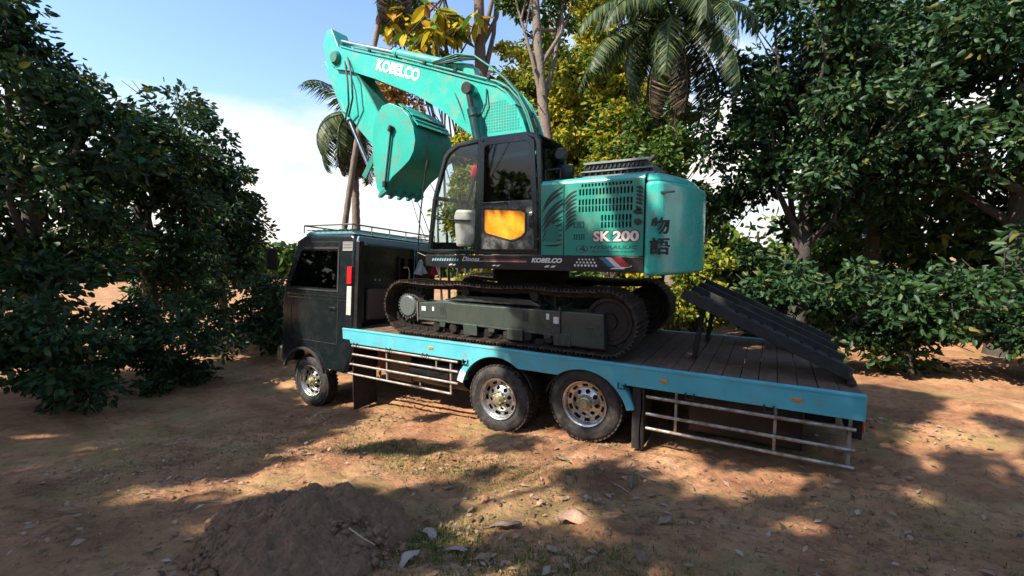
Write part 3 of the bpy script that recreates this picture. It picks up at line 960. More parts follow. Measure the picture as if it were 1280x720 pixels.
    for k in range(n):
        for fr, r_ in ((-0.32, 0.295), (-0.14, 0.35), (0.14, 0.35), (0.32, 0.295)):
            a = 2*math.pi*(k+fr)/n
            P.append((TXL + r_*math.cos(a), TZC + r_*math.sin(a)))
    a_, c_ = sorted((fy(0.24), fy(0.32)))
    b.prism(P, a_, c_)
    spk = b.build('sprocket', steel, exc)
    y_ = fy(0.10)
    b = MB()
    pf = [(0.0, 0.0), (0.0, 0.17), (0.03, 0.205), (0.05, 0.215), (0.14, 0.22), (0.145, 0.28), (0.2, 0.285)]
    b.lathe([(sg*q, r_) for q, r_ in pf], (TXL, y_, TZC), 40)
    for k in range(24):
        a = 2*math.pi*k/24
        b.tube([(TXL+0.215*math.cos(a), fy(0.15), TZC+0.215*math.sin(a)), (TXL+0.215*math.cos(a), fy(0.115), TZC+0.215*math.sin(a))], 0.015, 6)
    b.build('drive_cover', plate_grey, spk, smooth=40)
track_frame(TY0, TY0+TW, True)
track_frame(2.81, 2.81-TW, False)
# car body between the tracks, swing bearing
b = MB()
b.prismz([(-4.75, 0.55), (-4.35, 0.55), (-3.95, 0.85), (-3.75, 0.85), (-3.35, 0.55), (-2.95, 0.55), (-3.15, 1.1), (-3.15, 1.74), (-2.95, 2.29), (-3.35, 2.29), (-3.75, 1.99), (-3.95, 1.99), (-4.35, 2.29), (-4.75, 2.29), (-4.55, 1.74), (-4.55, 1.1)], -1.12, -0.70)
b.build('car_body', frame_g, exc, 0.02)
b = MB(); b.lathe([(0, 0.0), (0, 0.66), (0.05, 0.66), (0.06, 0.62), (0.13, 0.62), (0.14, 0.70), (0.30, 0.70), (0.31, 0.66), (0.39, 0.66), (0.39, 0.0)], (-3.85, 1.42, -0.70), 48, 'z')
b.build('swing_bearing', blackm, exc, smooth=40)
# ---- upper structure
HY = 0.08
b = MB(); b.box(-5.15, -1.50, 0.12, 2.72, -0.325, -0.14); b.build('revolving_frame', blackm, exc, 0.01)
skirt = MB().prism([(-5.20, -0.115), (-1.475, -0.115), (-1.475, -0.33), (-4.9, -0.33), (-5.20, -0.30)], HY-0.012, HY+0.03).build('side_skirt', black, exc, 0.006)
b = MB()
b.box(-2.99, -1.48, 0.16, 2.70, -0.12, 0.90)
b.build('engine_bay', blackm, exc)
def pan(x0, x1, holes, nm, z1=0.905):
    o = MB().sheet(x0, x1, -0.105, z1, holes, HY, 0.03).build(nm, teal_panel, exc, 0.0)
    return o
front_panel = pan(-2.99, -2.632, [], 'side_panel')
holes = []
pit = 0.0485
def row(n, x_end, z0, z1, skip=()):
    for k in range(n):
        xr = x_end - k*pit
        holes.append((xr-0.027, xr, z0, z1))
row(16, -1.64, 0.73, 0.815)
row(16, -1.645, 0.595, 0.675); row(16, -1.645, 0.50, 0.58)
row(9, -1.655, 0.372, 0.45); row(9, -1.655, 0.275, 0.355)
row(15, -1.655, 0.845, 0.885)
for k in range(5): holes.append((-2.465+0.035*k, -2.465+0.035*k+0.017, 0.115, 0.195))
side_panel = pan(-2.618, -1.492, holes, 'side_panel')
tag(side_panel, 'side panel with rows of narrow louvre slots and pale model number')
# shoulder between side panel and roof
b = MB(); b.prismx([(HY, 0.905), (HY+0.004, 0.93), (HY+0.03, 0.965), (HY+0.09, 0.985), (0.75, 1.0), (0.75, 0.94), (0.13, 0.93), (0.12, 0.905)], -2.99, -1.49)
b.build('hood_shoulder', teal, exc, 0.0, smooth=35)
b = MB(); b.box(-2.99, -1.49, 0.75, 2.70, 0.90, 1.0); b.build('hood', teal, exc, 0.02)
# latch frame on the panel
P = [(-2.47, 0.285, -2.315, 0.30), (-2.47, 0.355, -2.315, 0.37), (-2.47, 0.30, -2.455, 0.355), (-2.33, 0.30, -2.315, 0.355)]
b = MB()
for x0, z0, x1, z1 in P: b.box(x0, x1, HY-0.006, HY-0.0005, z0, z1)
b.box(-2.42, -2.365, HY-0.008, HY-0.0005, 0.308, 0.348)
b.build('latch', dkgreen, side_panel)
# counterweight with rounded tail
P = [(-1.468, 0.03), (-1.40, 0.02), (-1.28, 0.05)]
for k in range(13):
    a = R(-26.0 + 52*k/12)
    P.append((-3.85 + 2.92*math.cos(a), 1.42 + 2.92*math.sin(a)))
P += [(-1.28, 2.79), (-1.40, 2.82), (-1.468, 2.81)]
T = [(min(x, -1.468 + (x+1.468)*0.90), 1.42+(y-1.42)*0.975) for x, y in P]
b = MB(); b.prismz(P, -0.36, 0.86); b2 = b.build('counterweight', teal, exc, 0.05, smooth=40, seg=4)
b = MB(); b.prismz([(x-0.0, y) for x, y in T], 0.862, 0.975, [(min(x, -1.468+(x+1.468)*0.72), 1.42+(y-1.42)*0.93) for x, y in P]); b.build('counterweight_cap', teal, exc, 0.03, smooth=40, seg=3)
MB().box(-1.30, -1.12, 0.06, 0.12, 0.70, 0.72).build('casting_notch', blk_dec, b2)
# engine cover grille on the hood
b = MB(); b.prism([(-2.68, 1.0), (-2.53, 1.27), (-1.62, 1.27), (-1.47, 1.0)], 0.70, 2.05); eng = b.build('engine_cover', black, exc, 0.025)
for k in range(13):
    x = -2.47 + 0.066*k
    MB().obox((x, 0.73, 1.215), (0.020, 0.10, 0.10), (R(-18), R(12), 0)).build('cover_slat', blackm, eng)
b = MB(); b.box(-2.56, -1.58, 0.66, 0.70, 1.255, 1.285); b.box(-2.66, -1.50, 0.62, 0.70, 1.05, 1.075); b.box(-2.60, -1.52, 0.64, 0.70, 1.135, 1.155); b.build('cover_rail', mat('grille_grey', (0.22, 0.23, 0.23), 0.4, 0.2), eng)
for k in range(11):
    x = -2.55 + 0.095*k
    MB().obox((x, 0.672, 1.10), (0.022, 0.035, 0.09), (0, R(14), 0)).build('cover_slat', blackm, eng)
# air pre-cleaner, exhaust, work lamp behind cab
b = MB(); b.lathe([(0, 0.0), (0, 0.075), (0.12, 0.075), (0.13, 0.15), (0.20, 0.165), (0.30, 0.165), (0.33, 0.14), (0.36, 0.06), (0.37, 0.0)], (-3.03, 1.02, 1.0), 28, 'z')
b.build('air_precleaner', black, exc, smooth=40)
b = MB(); b.tube([(-1.95, 2.2, 1.0), (-1.95, 2.2, 1.5), (-1.85, 2.2, 1.58)], 0.055, 12); b.build('exhaust_pipe', steel, exc, smooth=50)
b = MB(); b.tube([(-2.97, 0.60, 1.42), (-2.86, 0.45, 1.46), (-2.80, 0.35, 1.40)], 0.015, 8); b.lathe([(-0.05, 0.0), (-0.05, 0.07), (0.0, 0.10), (0.05, 0.10), (0.05, 0.0)], (-2.80, 0.34, 1.38), 20)
b.build('work_lamp', black, exc, smooth=40)
b = MB()
for p in ([(-2.96, 0.16, 1.0), (-2.96, 0.16, 1.14), (-2.72, 0.16, 1.14), (-2.72, 0.16, 1.0)],): b.tube(p, 0.014, 8)
b.build('hood_handrail', black, exc, smooth=50)

# ---- cab
CBY0, CBY1 = HY, 1.06
def cab_poly(ins=0.0):
    return [(-5.17+ins, -0.10+ins), (-5.15+ins, 0.10), (-5.04+ins, 0.81), (-4.80+ins, 1.50-ins*0.5), (-4.70+ins*.7, 1.60-ins*.8), (-4.50, 1.69-ins), (-4.0, 1.725-ins), (-3.22, 1.715-ins), (-3.06-ins*.7, 1.67-ins), (-3.01-ins, 1.58-ins), (-2.975-ins, 0.80), (-2.965-ins, -0.10+ins)]
outer = cab_poly()
cabroot = MB()
# side frame: outer outline with window opening = ring of quads
def ring(o_, i_, y0, y1):
    n = len(o_); s = MB()
    V = [(x, y0, z) for x, z in o_] + [(x, y0, z) for x, z in i_] + [(x, y1, z) for x, z in o_] + [(x, y1, z) for x, z in i_]
    F = []
    for k in range(n):
        j = (k+1) % n
        F += [(k, n+k, n+j, j)[::-1], (2*n+k, 2*n+j, 3*n+j, 3*n+k)[::-1], (k, j, 2*n+j, 2*n+k)[::-1], (n+k, 3*n+k, 3*n+j, n+j)[::-1]]
    return s.add(V, F)
inner = cab_poly(0.075)
for y0, y1 in ((CBY0, CBY0+0.07), (CBY1-0.07, CBY1)):
    ring(outer, inner, y0, y1).build('cab_side_frame', cabblk, exc, 0.018, seg=3)
# roof, floor, rear wall and front pillars
b = MB(); b.prism([(-4.70, 1.60), (-4.50, 1.69), (-4.0, 1.725), (-3.22, 1.715), (-3.06, 1.67), (-3.06, 1.62), (-3.22, 1.655), (-4.0, 1.665), (-4.48, 1.63), (-4.66, 1.55)], CBY0+0.07, CBY1-0.07)
b.build('cab_roof', cabblk, exc)
MB().box(-5.10, -3.02, CBY0+0.07, CBY1-0.07, -0.09, -0.02).build('cab_floor', blackm, exc)
MB().box(-3.06, -2.985, CBY0+0.07, CBY1-0.07, -0.02, 0.72).build('cab_rear_wall', cabblk, exc)
MB().box(-3.05, -3.02, CBY0+0.07, CBY1-0.07, 0.72, 1.62).build('rear_window', glass_dk, exc)
b = MB()
b.prism([(-5.16, -0.02), (-5.07, -0.02), (-5.055, 0.10), (-5.14, 0.10)], CBY0+0.07, CBY1-0.07)
b.prism([(-5.045, 0.81), (-5.02, 0.87), (-4.96, 0.87), (-4.985, 0.81)], CBY0+0.07, CBY1-0.07)
b.build('front_crossbar', cabblk, exc)
b = MB(); b.prism([(-5.12, 0.10), (-5.025, 0.81), (-5.015, 0.81), (-5.11, 0.10)], CBY0+0.07, CBY1-0.07); b.build('lower_windscreen', glass, exc)
b = MB(); b.prism([(-5.01, 0.87), (-4.76, 1.53), (-4.75, 1.53), (-5.0, 0.87)], CBY0+0.07, CBY1-0.07); b.build('upper_windscreen', glass, exc)
# door: centre post, upper window, lower panel with orange pane
b = MB(); b.prism([(-4.19, -0.03), (-4.07, -0.03), (-4.03, 0.74), (-4.00, 1.66), (-4.10, 1.66), (-4.15, 0.74)], CBY0-0.006, CBY0+0.06)
b.build('door_post', cabblk, exc, 0.012)
b = MB(); b.prism([(-5.08, 0.05), (-4.78, 1.47), (-4.66, 1.57), (-4.5, 1.62), (-4.10, 1.65), (-4.16, -0.02), (-5.07, -0.02)], CBY0+0.030, CBY0+0.036); b.build('side_window', glass, exc)
door_o = [(-4.07, -0.04), (-4.05, 0.74), (-4.02, 1.60), (-3.95, 1.665), (-3.20, 1.655), (-3.10, 1.58), (-3.05, 0.74), (-3.03, -0.04)]
door_i = [(-4.00, 0.715), (-3.985, 0.80), (-3.965, 1.545), (-3.92, 1.585), (-3.24, 1.575), (-3.175, 1.53), (-3.145, 0.80), (-3.14, 0.715)]
door = ring(door_o, door_i, CBY0-0.022, CBY0-0.002).build('door', cabblk, exc, 0.006)
MB().prism([(-4.01, 0.70), (-3.98, 1.56), (-3.92, 1.60), (-3.23, 1.59), (-3.16, 1.54), (-3.13, 0.70)], CBY0-0.012, CBY0-0.006).build('window', glass_dk, door)
MB().prism([(-4.03, -0.02), (-4.015, 0.712), (-3.12, 0.712), (-3.09, -0.02)], CBY0-0.027, CBY0-0.003).build('lower_panel', door_grey, door, 0.006)
op = [(-3.965, 0.59), (-3.945, 0.605), (-3.30, 0.56), (-3.235, 0.52), (-3.235, 0.235), (-3.30, 0.175), (-3.45, 0.125), (-3.50, 0.122), (-3.93, 0.235), (-3.965, 0.27)]
MB().prism(op, CBY0-0.036, CBY0-0.0275).build('orange_pane', orange, door, 0.004)
cx_, cz_ = -3.6, 0.36
ring([(cx_+(x-cx_)*1.05, cz_+(z-cz_)*1.07) for x, z in op], [(cx_+(x-cx_)*0.985, cz_+(z-cz_)*0.98) for x, z in op], CBY0-0.041, CBY0-0.0275).build('pane_seal', blackm, door)
MB().box(-3.17, -3.11, CBY0-0.05, CBY0-0.0275, 0.47, 0.53).build('door_lock', chrome, door, 0.01)
b = MB(); b.tube([(-3.98, CBY0-0.028, 0.66), (-3.98, CBY0-0.06, 0.69), (-3.55, CBY0-0.06, 0.69), (-3.55, CBY0-0.028, 0.66)], 0.012, 8); b.build('door_bar', black, door, smooth=50)
b = MB(); b.tube([(-3.14, CBY0-0.026, 0.3), (-3.14, CBY0-0.07, 0.32), (-3.14, CBY0-0.07, 0.44), (-3.14, CBY0-0.026, 0.46)], 0.01, 8); b.build('door_handle', black, door, smooth=50)
# far side window with bars
MB().prism([(-5.0, 0.1), (-4.78, 1.45), (-4.6, 1.58), (-3.2, 1.60), (-3.1, 0.1)], CBY1-0.04, CBY1-0.034).build('far_window', glass, exc)
b = MB()
for z in (0.50,): b.tube([(-5.05, CBY0+0.05, z), (-4.30, CBY0+0.05, z-0.06)], 0.014, 8)
b.build('window_bar', black, exc, smooth=50)
# interior
seat = MB().box(-4.05, -3.55, 0.34, 0.84, 0.28, 0.42).build('seat_cushion', seat_m, exc, 0.05)
MB().obox((-3.52, 0.59, 0.78), (0.14, 0.50, 0.80), (0, R(10), 0)).build('seat_back', seat_m, exc, 0.05)
MB().obox((-3.44, 0.59, 1.24), (0.10, 0.28, 0.18), (0, R(10), 0)).build('headrest', seat_m, exc, 0.03)
MB().box(-3.95, -3.6, 0.42, 0.76, -0.02, 0.28).build('seat_base', blackm, exc, 0.02)
MB().obox((-4.19, 0.36, 0.98), (0.10, 0.34, 0.72), (0, R(6), 0)).build('roll_blind', seat_m, exc, 0.03)
b = MB()
nx_, nz_ = 8, 6
V = []; F = []
for j in range(nz_):
    for i in range(nx_):
        V.append((-4.40+0.035*i, 0.30+0.03*math.sin(i*1.4+j*.6), 1.34-0.035*j-0.010*math.sin(i*0.9)))
for j in range(nz_-1):
    for i in range(nx_-1):
        a = j*nx_+i; F.append((a, a+1, a+nx_+1, a+nx_))
b.add(V, F); o = b.build('red_cloth', red_cloth, exc, smooth=80); md = o.modifiers.new('thick', 'SOLIDIFY'); md.thickness = 0.012
for (y0, y1) in ((0.16, 0.36), (0.80, 0.98)):
    b = MB(); b.prism([(-4.62, 0.02), (-4.30, 0.02), (-4.08, 0.40), (-4.08, 0.60), (-4.62, 0.64), (-4.66, 0.52)], y0, y1); b.build('console', grey_pl, exc, 0.04)
    b = MB(); b.tube([(-4.55, (y0+y1)/2, 0.62), (-4.60, (y0+y1)/2, 0.80)], 0.014, 8); b.tube([(-4.60, (y0+y1)/2, 0.78), (-4.61, (y0+y1)/2, 0.90)], 0.03, 10); b.build('control_lever', black, exc, smooth=50)
b = MB()
for y in (0.45, 0.62): b.tube([(-4.72, y, -0.02), (-4.86, y, 0.40), (-4.84, y, 0.62)], 0.016, 8)
b.build('travel_lever', black, exc, smooth=50)
# aerial rod and hand rail in front of the cab, front light
b = MB(); b.tube([(-5.40, 0.10, -0.08), (-5.33, 0.10, 0.55), (-5.20, 0.10, 1.25), (-5.14, 0.10, 1.45)], 0.013, 8); b.tube([(-5.40, 0.10, -0.08), (-5.18, 0.12, -0.16)], 0.013, 8); b.tube([(-5.17, 0.10, 1.33), (-5.13, 0.10, 1.48)], 0.026, 8)
b.build('front_rail', black, exc, smooth=50)

# ---- boom, arm, bucket
BY0, BY1 = 1.15, 1.69
boom_top = [(-8.72, 4.40), (-8.45, 4.42), (-8.0, 4.24), (-6.93, 3.86), (-5.91, 3.47), (-5.04, 3.13), (-4.41, 2.885), (-4.22, 2.75), (-4.02, 2.50), (-3.88, 2.22), (-3.77, 1.9), (-3.74, 0.62), (-3.80, 0.46), (-3.92, 0.40)]
boom_bot = [(-4.12, 0.45), (-4.20, 0.60), (-4.70, 1.72), (-4.96, 2.11), (-5.23, 2.30), (-5.51, 2.55), (-5.80, 2.75), (-6.31, 3.05), (-6.73, 3.24), (-7.40, 3.55), (-8.17, 3.86), (-8.62, 3.98), (-8.78, 4.08), (-8.82, 4.28)]
boom = MB().prism(boom_top + boom_bot, BY0, BY1).build('boom', teal, exc, 0.018)
# edge plates standing proud along top and bottom of the boom (welded flanges)
def strip(pts, y0, y1, h, nm, m, parent, off=0.0):
    b = MB()
    for p, q in zip(pts[:-1], pts[1:]):
        p, q = Vector(p), Vector(q); d = (q-p).normalized(); nrm = Vector((-d.y, d.x))
        p2, q2 = p - d*0.004, q + d*0.004
        b.prism([tuple(p2+nrm*(off-h/2)), tuple(q2+nrm*(off-h/2)), tuple(q2+nrm*(off+h/2)), tuple(p2+nrm*(off+h/2))], y0, y1)
    return b.build(nm, m, parent)
strip(boom_top[1:9], BY0-0.025, BY1+0.025, 0.028, 'top_flange', teal, boom)
strip(boom_bot[2:12], BY0-0.025, BY1+0.025, 0.028, 'bottom_flange', teal, boom)
lettering('KOBELCO', -7.40, 3.72, BY0-0.004, 0.235, white, boom, 1.24, 0.0, 0.045, rot=R(-21.0))
# dotted decal patch
dots = MB()
for i in range(15):
    for j in range(11):
        x = -4.70 + 0.055*i; z = 2.08 + 0.05*j
        if z > 2.92 - 0.62*(x+4.7)**1.2 - 0.10 or x > -3.93 - 0.30*(z-2.08): continue
        dots.box(x, x+0.033, BY0-0.0025, BY0-0.0005, z, z+0.030)
o = dots.build('dot_decal', dot_dec, boom)
MB().prism([(-5.02, 2.86), (-4.86, 2.96), (-4.80, 2.82), (-4.92, 2.74)], BY0-0.14, BY0-0.001).build('cylinder_boss', teal, boom, 0.02)
# dark diagonal gusset mark and small bracket
flat_shape([stroke((-5.35, 2.92), (-5.10, 2.32), 0.02, 0.03)], BY0-0.001, blk_dec, 'gusset_line', boom)
# boom cylinders
for y in (0.98, 1.86):
    b = MB(); b.tube([(-4.35, y, 0.30), (-4.83, y, 2.45)], 0.082, 16); b.tube([(-4.80, y, 2.36), (-4.84, y, 2.50)], 0.094, 16)
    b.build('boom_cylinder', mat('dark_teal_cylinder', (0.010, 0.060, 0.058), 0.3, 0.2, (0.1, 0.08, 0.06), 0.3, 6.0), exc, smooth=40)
    b = MB(); b.tube([(-4.83, y, 2.45), (-4.92, y, 2.86)], 0.052, 14); b.tube([(-4.92, y-0.07, 2.87), (-4.92, y+0.07, 2.87)], 0.105, 16); b.build('cylinder_rod', black, exc, smooth=40)
# arm cylinder on top of the boom
MB().prism([(-5.35, 3.22), (-4.95, 3.08), (-5.05, 3.42), (-5.22, 3.48)], 1.32, 1.52).build('cylinder_bracket', teal, boom, 0.015)
b = MB(); b.tube([(-5.14, 1.42, 3.40), (-7.05, 1.42, 4.08)], 0.088, 16); b.tube([(-7.0, 1.42, 4.062), (-7.1, 1.42, 4.098)], 0.10, 16)
b.build('arm_cylinder', teal, exc, smooth=40)
b = MB(); b.tube([(-7.05, 1.42, 4.08), (-8.95, 1.42, 4.757)], 0.05, 12); b.tube([(-8.95, 1.36, 4.757), (-8.95, 1.48, 4.757)], 0.09, 12); b.build('cylinder_rod', chrome, exc, smooth=40)
# hydraulic pipes along the boom's upper edge and hoses
for k, (y, dz, r_) in enumerate(((1.20, 0.07, 0.022), (1.27, 0.085, 0.022), (1.58, 0.07, 0.022), (1.64, 0.085, 0.022))):
    pts = [(-8.1, y, 4.27+dz), (-6.93, y, 3.86+dz), (-5.91, y, 3.47+dz), (-5.04, y, 3.14+dz), (-4.45, y, 2.91+dz), (-4.20, y, 2.76+dz), (-3.98, y, 2.52+dz), (-3.84, y, 2.25+dz), (-3.72, y, 1.9+dz), (-3.68, y, 1.1)]
    MB().tube(pts, r_, 8).build('pipe', teal if k % 2 else teal_in, boom, smooth=60)
for k in range(5):
    x = -7.6 + 0.75*k; z = 4.08 - 0.355*(x+7.6)
    MB().obox((x, 1.235, z+0.07), (0.06, 0.16, 0.07), (0, R(20), 0)).build('pipe_clamp', black, boom)
for k in range(4):
    y = 1.16+0.05*k
    pts = [(-5.9, y, 3.58), (-5.3, y, 3.62-0.02*k), (-4.9, y, 3.50), (-4.55, y, 3.24), (-4.25, y, 2.98), (-4.0, y, 2.70), (-3.8, y, 2.35), (-3.66, y, 1.95), (-3.6, y, 1.3)]
    MB().tube(pts, 0.017, 8).build('hose', hose_m if k % 2 else teal_in, boom, smooth=60)
MB().tube([(-4.62, BY0-0.02, 2.86), (-4.60, BY0-0.06, 2.6), (-4.70, BY0-0.06, 2.42), (-4.85, BY0-0.05, 2.36)], 0.014, 8).build('hose', hose_m, boom, smooth=60)
# arm tucked back under the boom
AY0, AY1 = 1.20, 1.64
arm_poly = [(-8.98, 4.88), (-8.80, 4.90), (-8.42, 4.10), (-7.98, 3.78), (-7.62, 3.25), (-7.10, 2.42), (-7.02, 2.12), (-7.08, 1.96), (-7.24, 1.92), (-7.42, 2.02), (-8.05, 2.62), (-8.42, 3.06), (-8.88, 3.72), (-9.10, 4.62)]
arm = MB().prism(arm_poly, AY0, AY1).build('arm', teal, exc, 0.02)
strip([(-8.05, 3.84), (-7.62, 3.25), (-7.10, 2.42)], AY0-0.03, AY1+0.03, 0.03, 'arm_shade_flange', teal_in, arm)  # edge along the arm's underside, its shade put into a darker teal
MB().lathe([(-0.06, 0.0), (-0.06, 0.11), (0.0, 0.15), (0.56, 0.15), (0.62, 0.11), (0.62, 0.0)], (-8.60, 1.12, 4.20), 24).build('boom_tip_pin', teal_in, exc, smooth=40)
b = MB(); b.tube([(-9.25, 1.42, 4.3), (-8.55, 1.42, 2.9)], 0.085, 14); b.build('bucket_cylinder', teal, exc, smooth=40)
b = MB(); b.tube([(-8.55, 1.42, 2.9), (-7.85, 1.42, 1.6)], 0.048, 12); b.build('cylinder_rod', chrome, exc, smooth=40)
for y in (1.14, 1.66):
    MB().prism([(-7.42, 2.20), (-7.30, 2.14), (-7.78, 1.50), (-7.90, 1.58)], y, y+0.04).build('bucket_link', teal_in, exc, 0.01)
b = MB(); b.tube([(-8.25, 1.16, 4.15), (-8.0, 1.02, 3.75), (-7.95, 1.0, 3.2), (-8.15, 1.05, 2.85), (-8.4, 1.14, 3.0)], 0.020, 8)
b.tube([(-8.35, 1.16, 4.1), (-8.15, 1.05, 3.6), (-8.1, 1.02, 3.1), (-8.35, 1.12, 2.8)], 0.020, 8)
b.build('hose', hose_m, arm, smooth=60)
# bucket: curled, opening to the left, rounded back to the right
KY0, KY1 = 0.86, 2.00
KDX = -0.14
kb = [(-6.98, 2.66), (-6.80, 2.84), (-6.60, 2.87), (-6.30, 2.74), (-6.10, 2.56), (-5.98, 2.32), (-5.94, 2.06), (-5.99, 1.86), (-6.11, 1.70), (-6.30, 1.57), (-6.56, 1.42), (-6.90, 1.10)]
kb = [(x+KDX, z) for x, z in kb]
side = kb + [(-7.14, 1.22), (-7.22, 1.60), (-7.24, 2.10), (-7.20, 2.45)]
bk = MB()
inn = [(x*0.97 + (-6.6)*0.03, z*0.97+2.0*0.03) for x, z in kb]
n = len(kb)
V = [(x, KY0+0.02, z) for x, z in kb] + [(x, KY1-0.02, z) for x, z in kb] + [(x, KY0+0.02, z) for x, z in inn] + [(x, KY1-0.02, z) for x, z in inn]
F = []
for k in range(n-1):
    F += [(k, k+1, n+k+1, n+k)[::-1], (2*n+k, 3*n+k, 3*n+k+1, 2*n+k+1)[::-1], (k, 2*n+k, 2*n+k+1, k+1)[::-1], (n+k, n+k+1, 3*n+k+1, 3*n+k)[::-1]]
F += [(0, n, 3*n, 2*n), (n-1, 3*n-1, 4*n-1, 2*n-1)]
bk.add(V, F)
bucket = bk.build('bucket', teal_bkt, exc, smooth=40)
for y0, y1 in ((KY0-0.012, KY0+0.02), (KY1-0.02, KY1+0.012)):
    MB().prism(side, y0, y1).build('side_plate', teal_bkt, bucket, 0.008)
for y in (1.08, 1.72):
    MB().prism([(x+KDX, z) for x, z in ((-7.18, 2.30), (-6.95, 2.86), (-6.72, 2.94), (-6.55, 2.80), (-6.9, 2.45), (-7.0, 2.0), (-7.24, 1.98))], y, y+0.05).build('hinge_ear', teal_in, bucket, 0.01)
for k in range(5):
    y = KY0 + 0.03 + (KY1-KY0-0.06)*k/4
    MB().prism([(x+KDX, z) for x, z in ((-6.80, 1.22), (-6.74, 1.14), (-6.95, 1.03), (-6.98, 1.05), (-6.95, 1.12))], y-0.045, y+0.045).build('tooth', teal_in, bucket, 0.008)
for k in range(3):
    zz = 2.80-0.12*k
    strip([(KDX-6.42+0.10*k, 2.82-0.06*k), (KDX-6.06+0.06*k, 2.56-0.10*k)], KY0+0.05, KY1-0.05, 0.02, 'wear_strip', teal, bucket, 0.02)
b = MB(); b.tube([(-6.66, KY0-0.05, 2.36), (-6.86, KY0-0.05, 1.30)], 0.022, 8); b.tube([(-6.64, KY0-0.06, 2.40), (-6.70, KY0-0.06, 2.30)], 0.055, 10); b.tube([(-6.86, KY0-0.06, 1.34), (-6.87, KY0-0.06, 1.22)], 0.05, 10)
b.build('lifting_chain_bar', blackm, exc, smooth=50)

# ---- house lettering and decals
Yp = HY - 0.001
for dx, dz, f_, m_, yy_ in ((0, 0, 0.085, blk_dec, Yp), (0, 0, 0.04, pink, Yp-0.004)):
    g = 0.012 if f_ > 0.05 else 0.0
    lettering('SK', -2.178-g, 0.088-g, yy_, 0.145+2*g, m_, side_panel, 0.245+2*g, 0.0, f_)
    lettering('200', -1.90-g, 0.088-g, yy_, 0.145+2*g, m_, side_panel, 0.355+2*g, 0.0, f_)
flat_shape([[(-1.945, 0.225), (-1.895, 0.24), (-1.915, 0.16), (-1.89, 0.10), (-1.945, 0.135)]], Yp-0.006, mid_dec, 'flash_mark', side_panel)
lettering('HYDRAULIC', -2.225, -0.012, Yp, 0.046, dkgreen, side_panel, 0.66, 0.15, 0.03)
lettering('EXCAVATOR', -2.20, -0.060, Yp, 0.022, dkgreen, side_panel, 0.60, 0.15, 0.02)
lg = MB(); n = 28
for k in range(n):
    a, a2 = 2*math.pi*k/n, 2*math.pi*(k+1)/n
    P = [(-2.345+r_*math.cos(t)*1.0, -0.015+r_*0.62*math.sin(t)) for r_, t in ((0.092, a), (0.092, a2), (0.080, a2), (0.080, a))]
    lg.prism(P, Yp-0.0015, Yp)
lg.prism([(-2.405, -0.045), (-2.33, 0.035), (-2.315, 0.035), (-2.30, -0.02), (-2.275, -0.025), (-2.28, -0.045), (-2.335, -0.045), (-2.335, -0.03), (-2.37, -0.03)], Yp-0.0015, Yp)
lg.build('emblem', dkgreen, side_panel)
# sweeping black plume strokes over front and main panel
st1 = []; st2 = []
rs = random.Random(5)
for k in range(9):
    z = 0.78 - 0.055*k
    st2.append(stroke((-2.44+0.01*rs.random(), z+0.02), (-2.612, z-0.10-0.02*rs.random()), -0.02, 0.034))
flat_shape(st2, Yp, smoke_dec, 'plume_stroke', side_panel)
for k in range(7):
    z = 0.86 - 0.085*k
    st1.append(stroke((-2.64, z+0.03*rs.random()), (-2.97, z-0.26-0.06*rs.random()), -0.03-0.02*rs.random(), 0.035+0.02*rs.random()))
for k in range(6):
    z = 0.40 - 0.07*k
    st1.append(stroke((-2.645, z), (-2.96+0.05*rs.random(), z-0.01), 0.012, 0.030))
flat_shape([p for p in st1[:7]], Yp, smoke_dec, 'plume_stroke', front_panel)
flat_shape([p for p in st1[7:]], Yp-0.002, smoke_dec, 'plume_stroke', front_panel)
flat_shape([[(-2.93, 0.10), (-2.90, 0.28), (-2.82, 0.36), (-2.72, 0.30), (-2.68, 0.16), (-2.75, 0.08)]], Yp-0.004, mid_dec, 'plume_patch', front_panel)
st3 = [stroke((-1.60, 0.80-0.05*k), (-1.50, 0.76-0.05*k), 0.008, 0.04) for k in range(5)]
st3 += [stroke((-1.63, 0.48), (-1.50, 0.45), 0.01, 0.07), stroke((-1.62, 0.36), (-1.50, 0.34), -0.01, 0.09), stroke((-1.60, 0.55), (-1.51, 0.50), -0.01, 0.05)]
flat_shape(st3, Yp, smoke_dec, 'plume_stroke', side_panel)
lettering('物', -1.385, 0.175, 0.0165, 0.215, blk_dec, b2, 0.235, 0.0, 0.03)
lettering('語', -1.395, -0.085, 0.0165, 0.22, blk_dec, b2, 0.255, 0.0, 0.03)
# skirt graphics
Ys = HY - 0.0135
lettering('KOBELCO', -3.14, -0.218, Ys, 0.072, white, skirt, 0.50, 0.25, 0.05)
flat_shape([[(-2.93+0.10*k, -0.285), (-2.87+0.10*k, -0.285), (-2.83+0.10*k, -0.255), (-2.89+0.10*k, -0.255)] for k in range(2)], Ys, white, 'slash', skirt)
flat_shape([[(-1.93, -0.285), (-1.74, -0.285), (-1.70, -0.262), (-1.66, -0.262), (-1.62, -0.235), (-1.78, -0.255), (-1.90, -0.270)]], Ys, white, 'slash', skirt)
flat_shape([[(-3.85, -0.285), (-3.80, -0.285), (-3.76, -0.262), (-3.81, -0.262)], [(-3.77, -0.285), (-3.72, -0.285), (-3.68, -0.262), (-3.73, -0.262)], [(-4.62, -0.285), (-4.57, -0.285), (-4.53, -0.262), (-4.58, -0.262)], [(-4.70, -0.285), (-4.65, -0.285), (-4.61, -0.262), (-4.66, -0.262)]], Ys, white, 'slash', skirt)
d_ = MB()
for j in range(3):
    for i in range(7-j):
        d_.disc((-2.44+0.052*i+0.03*j, Ys-0.002, -0.245+0.042*j), 0.017-0.002*j, 10)
d_.build('dot_row', white, skirt)
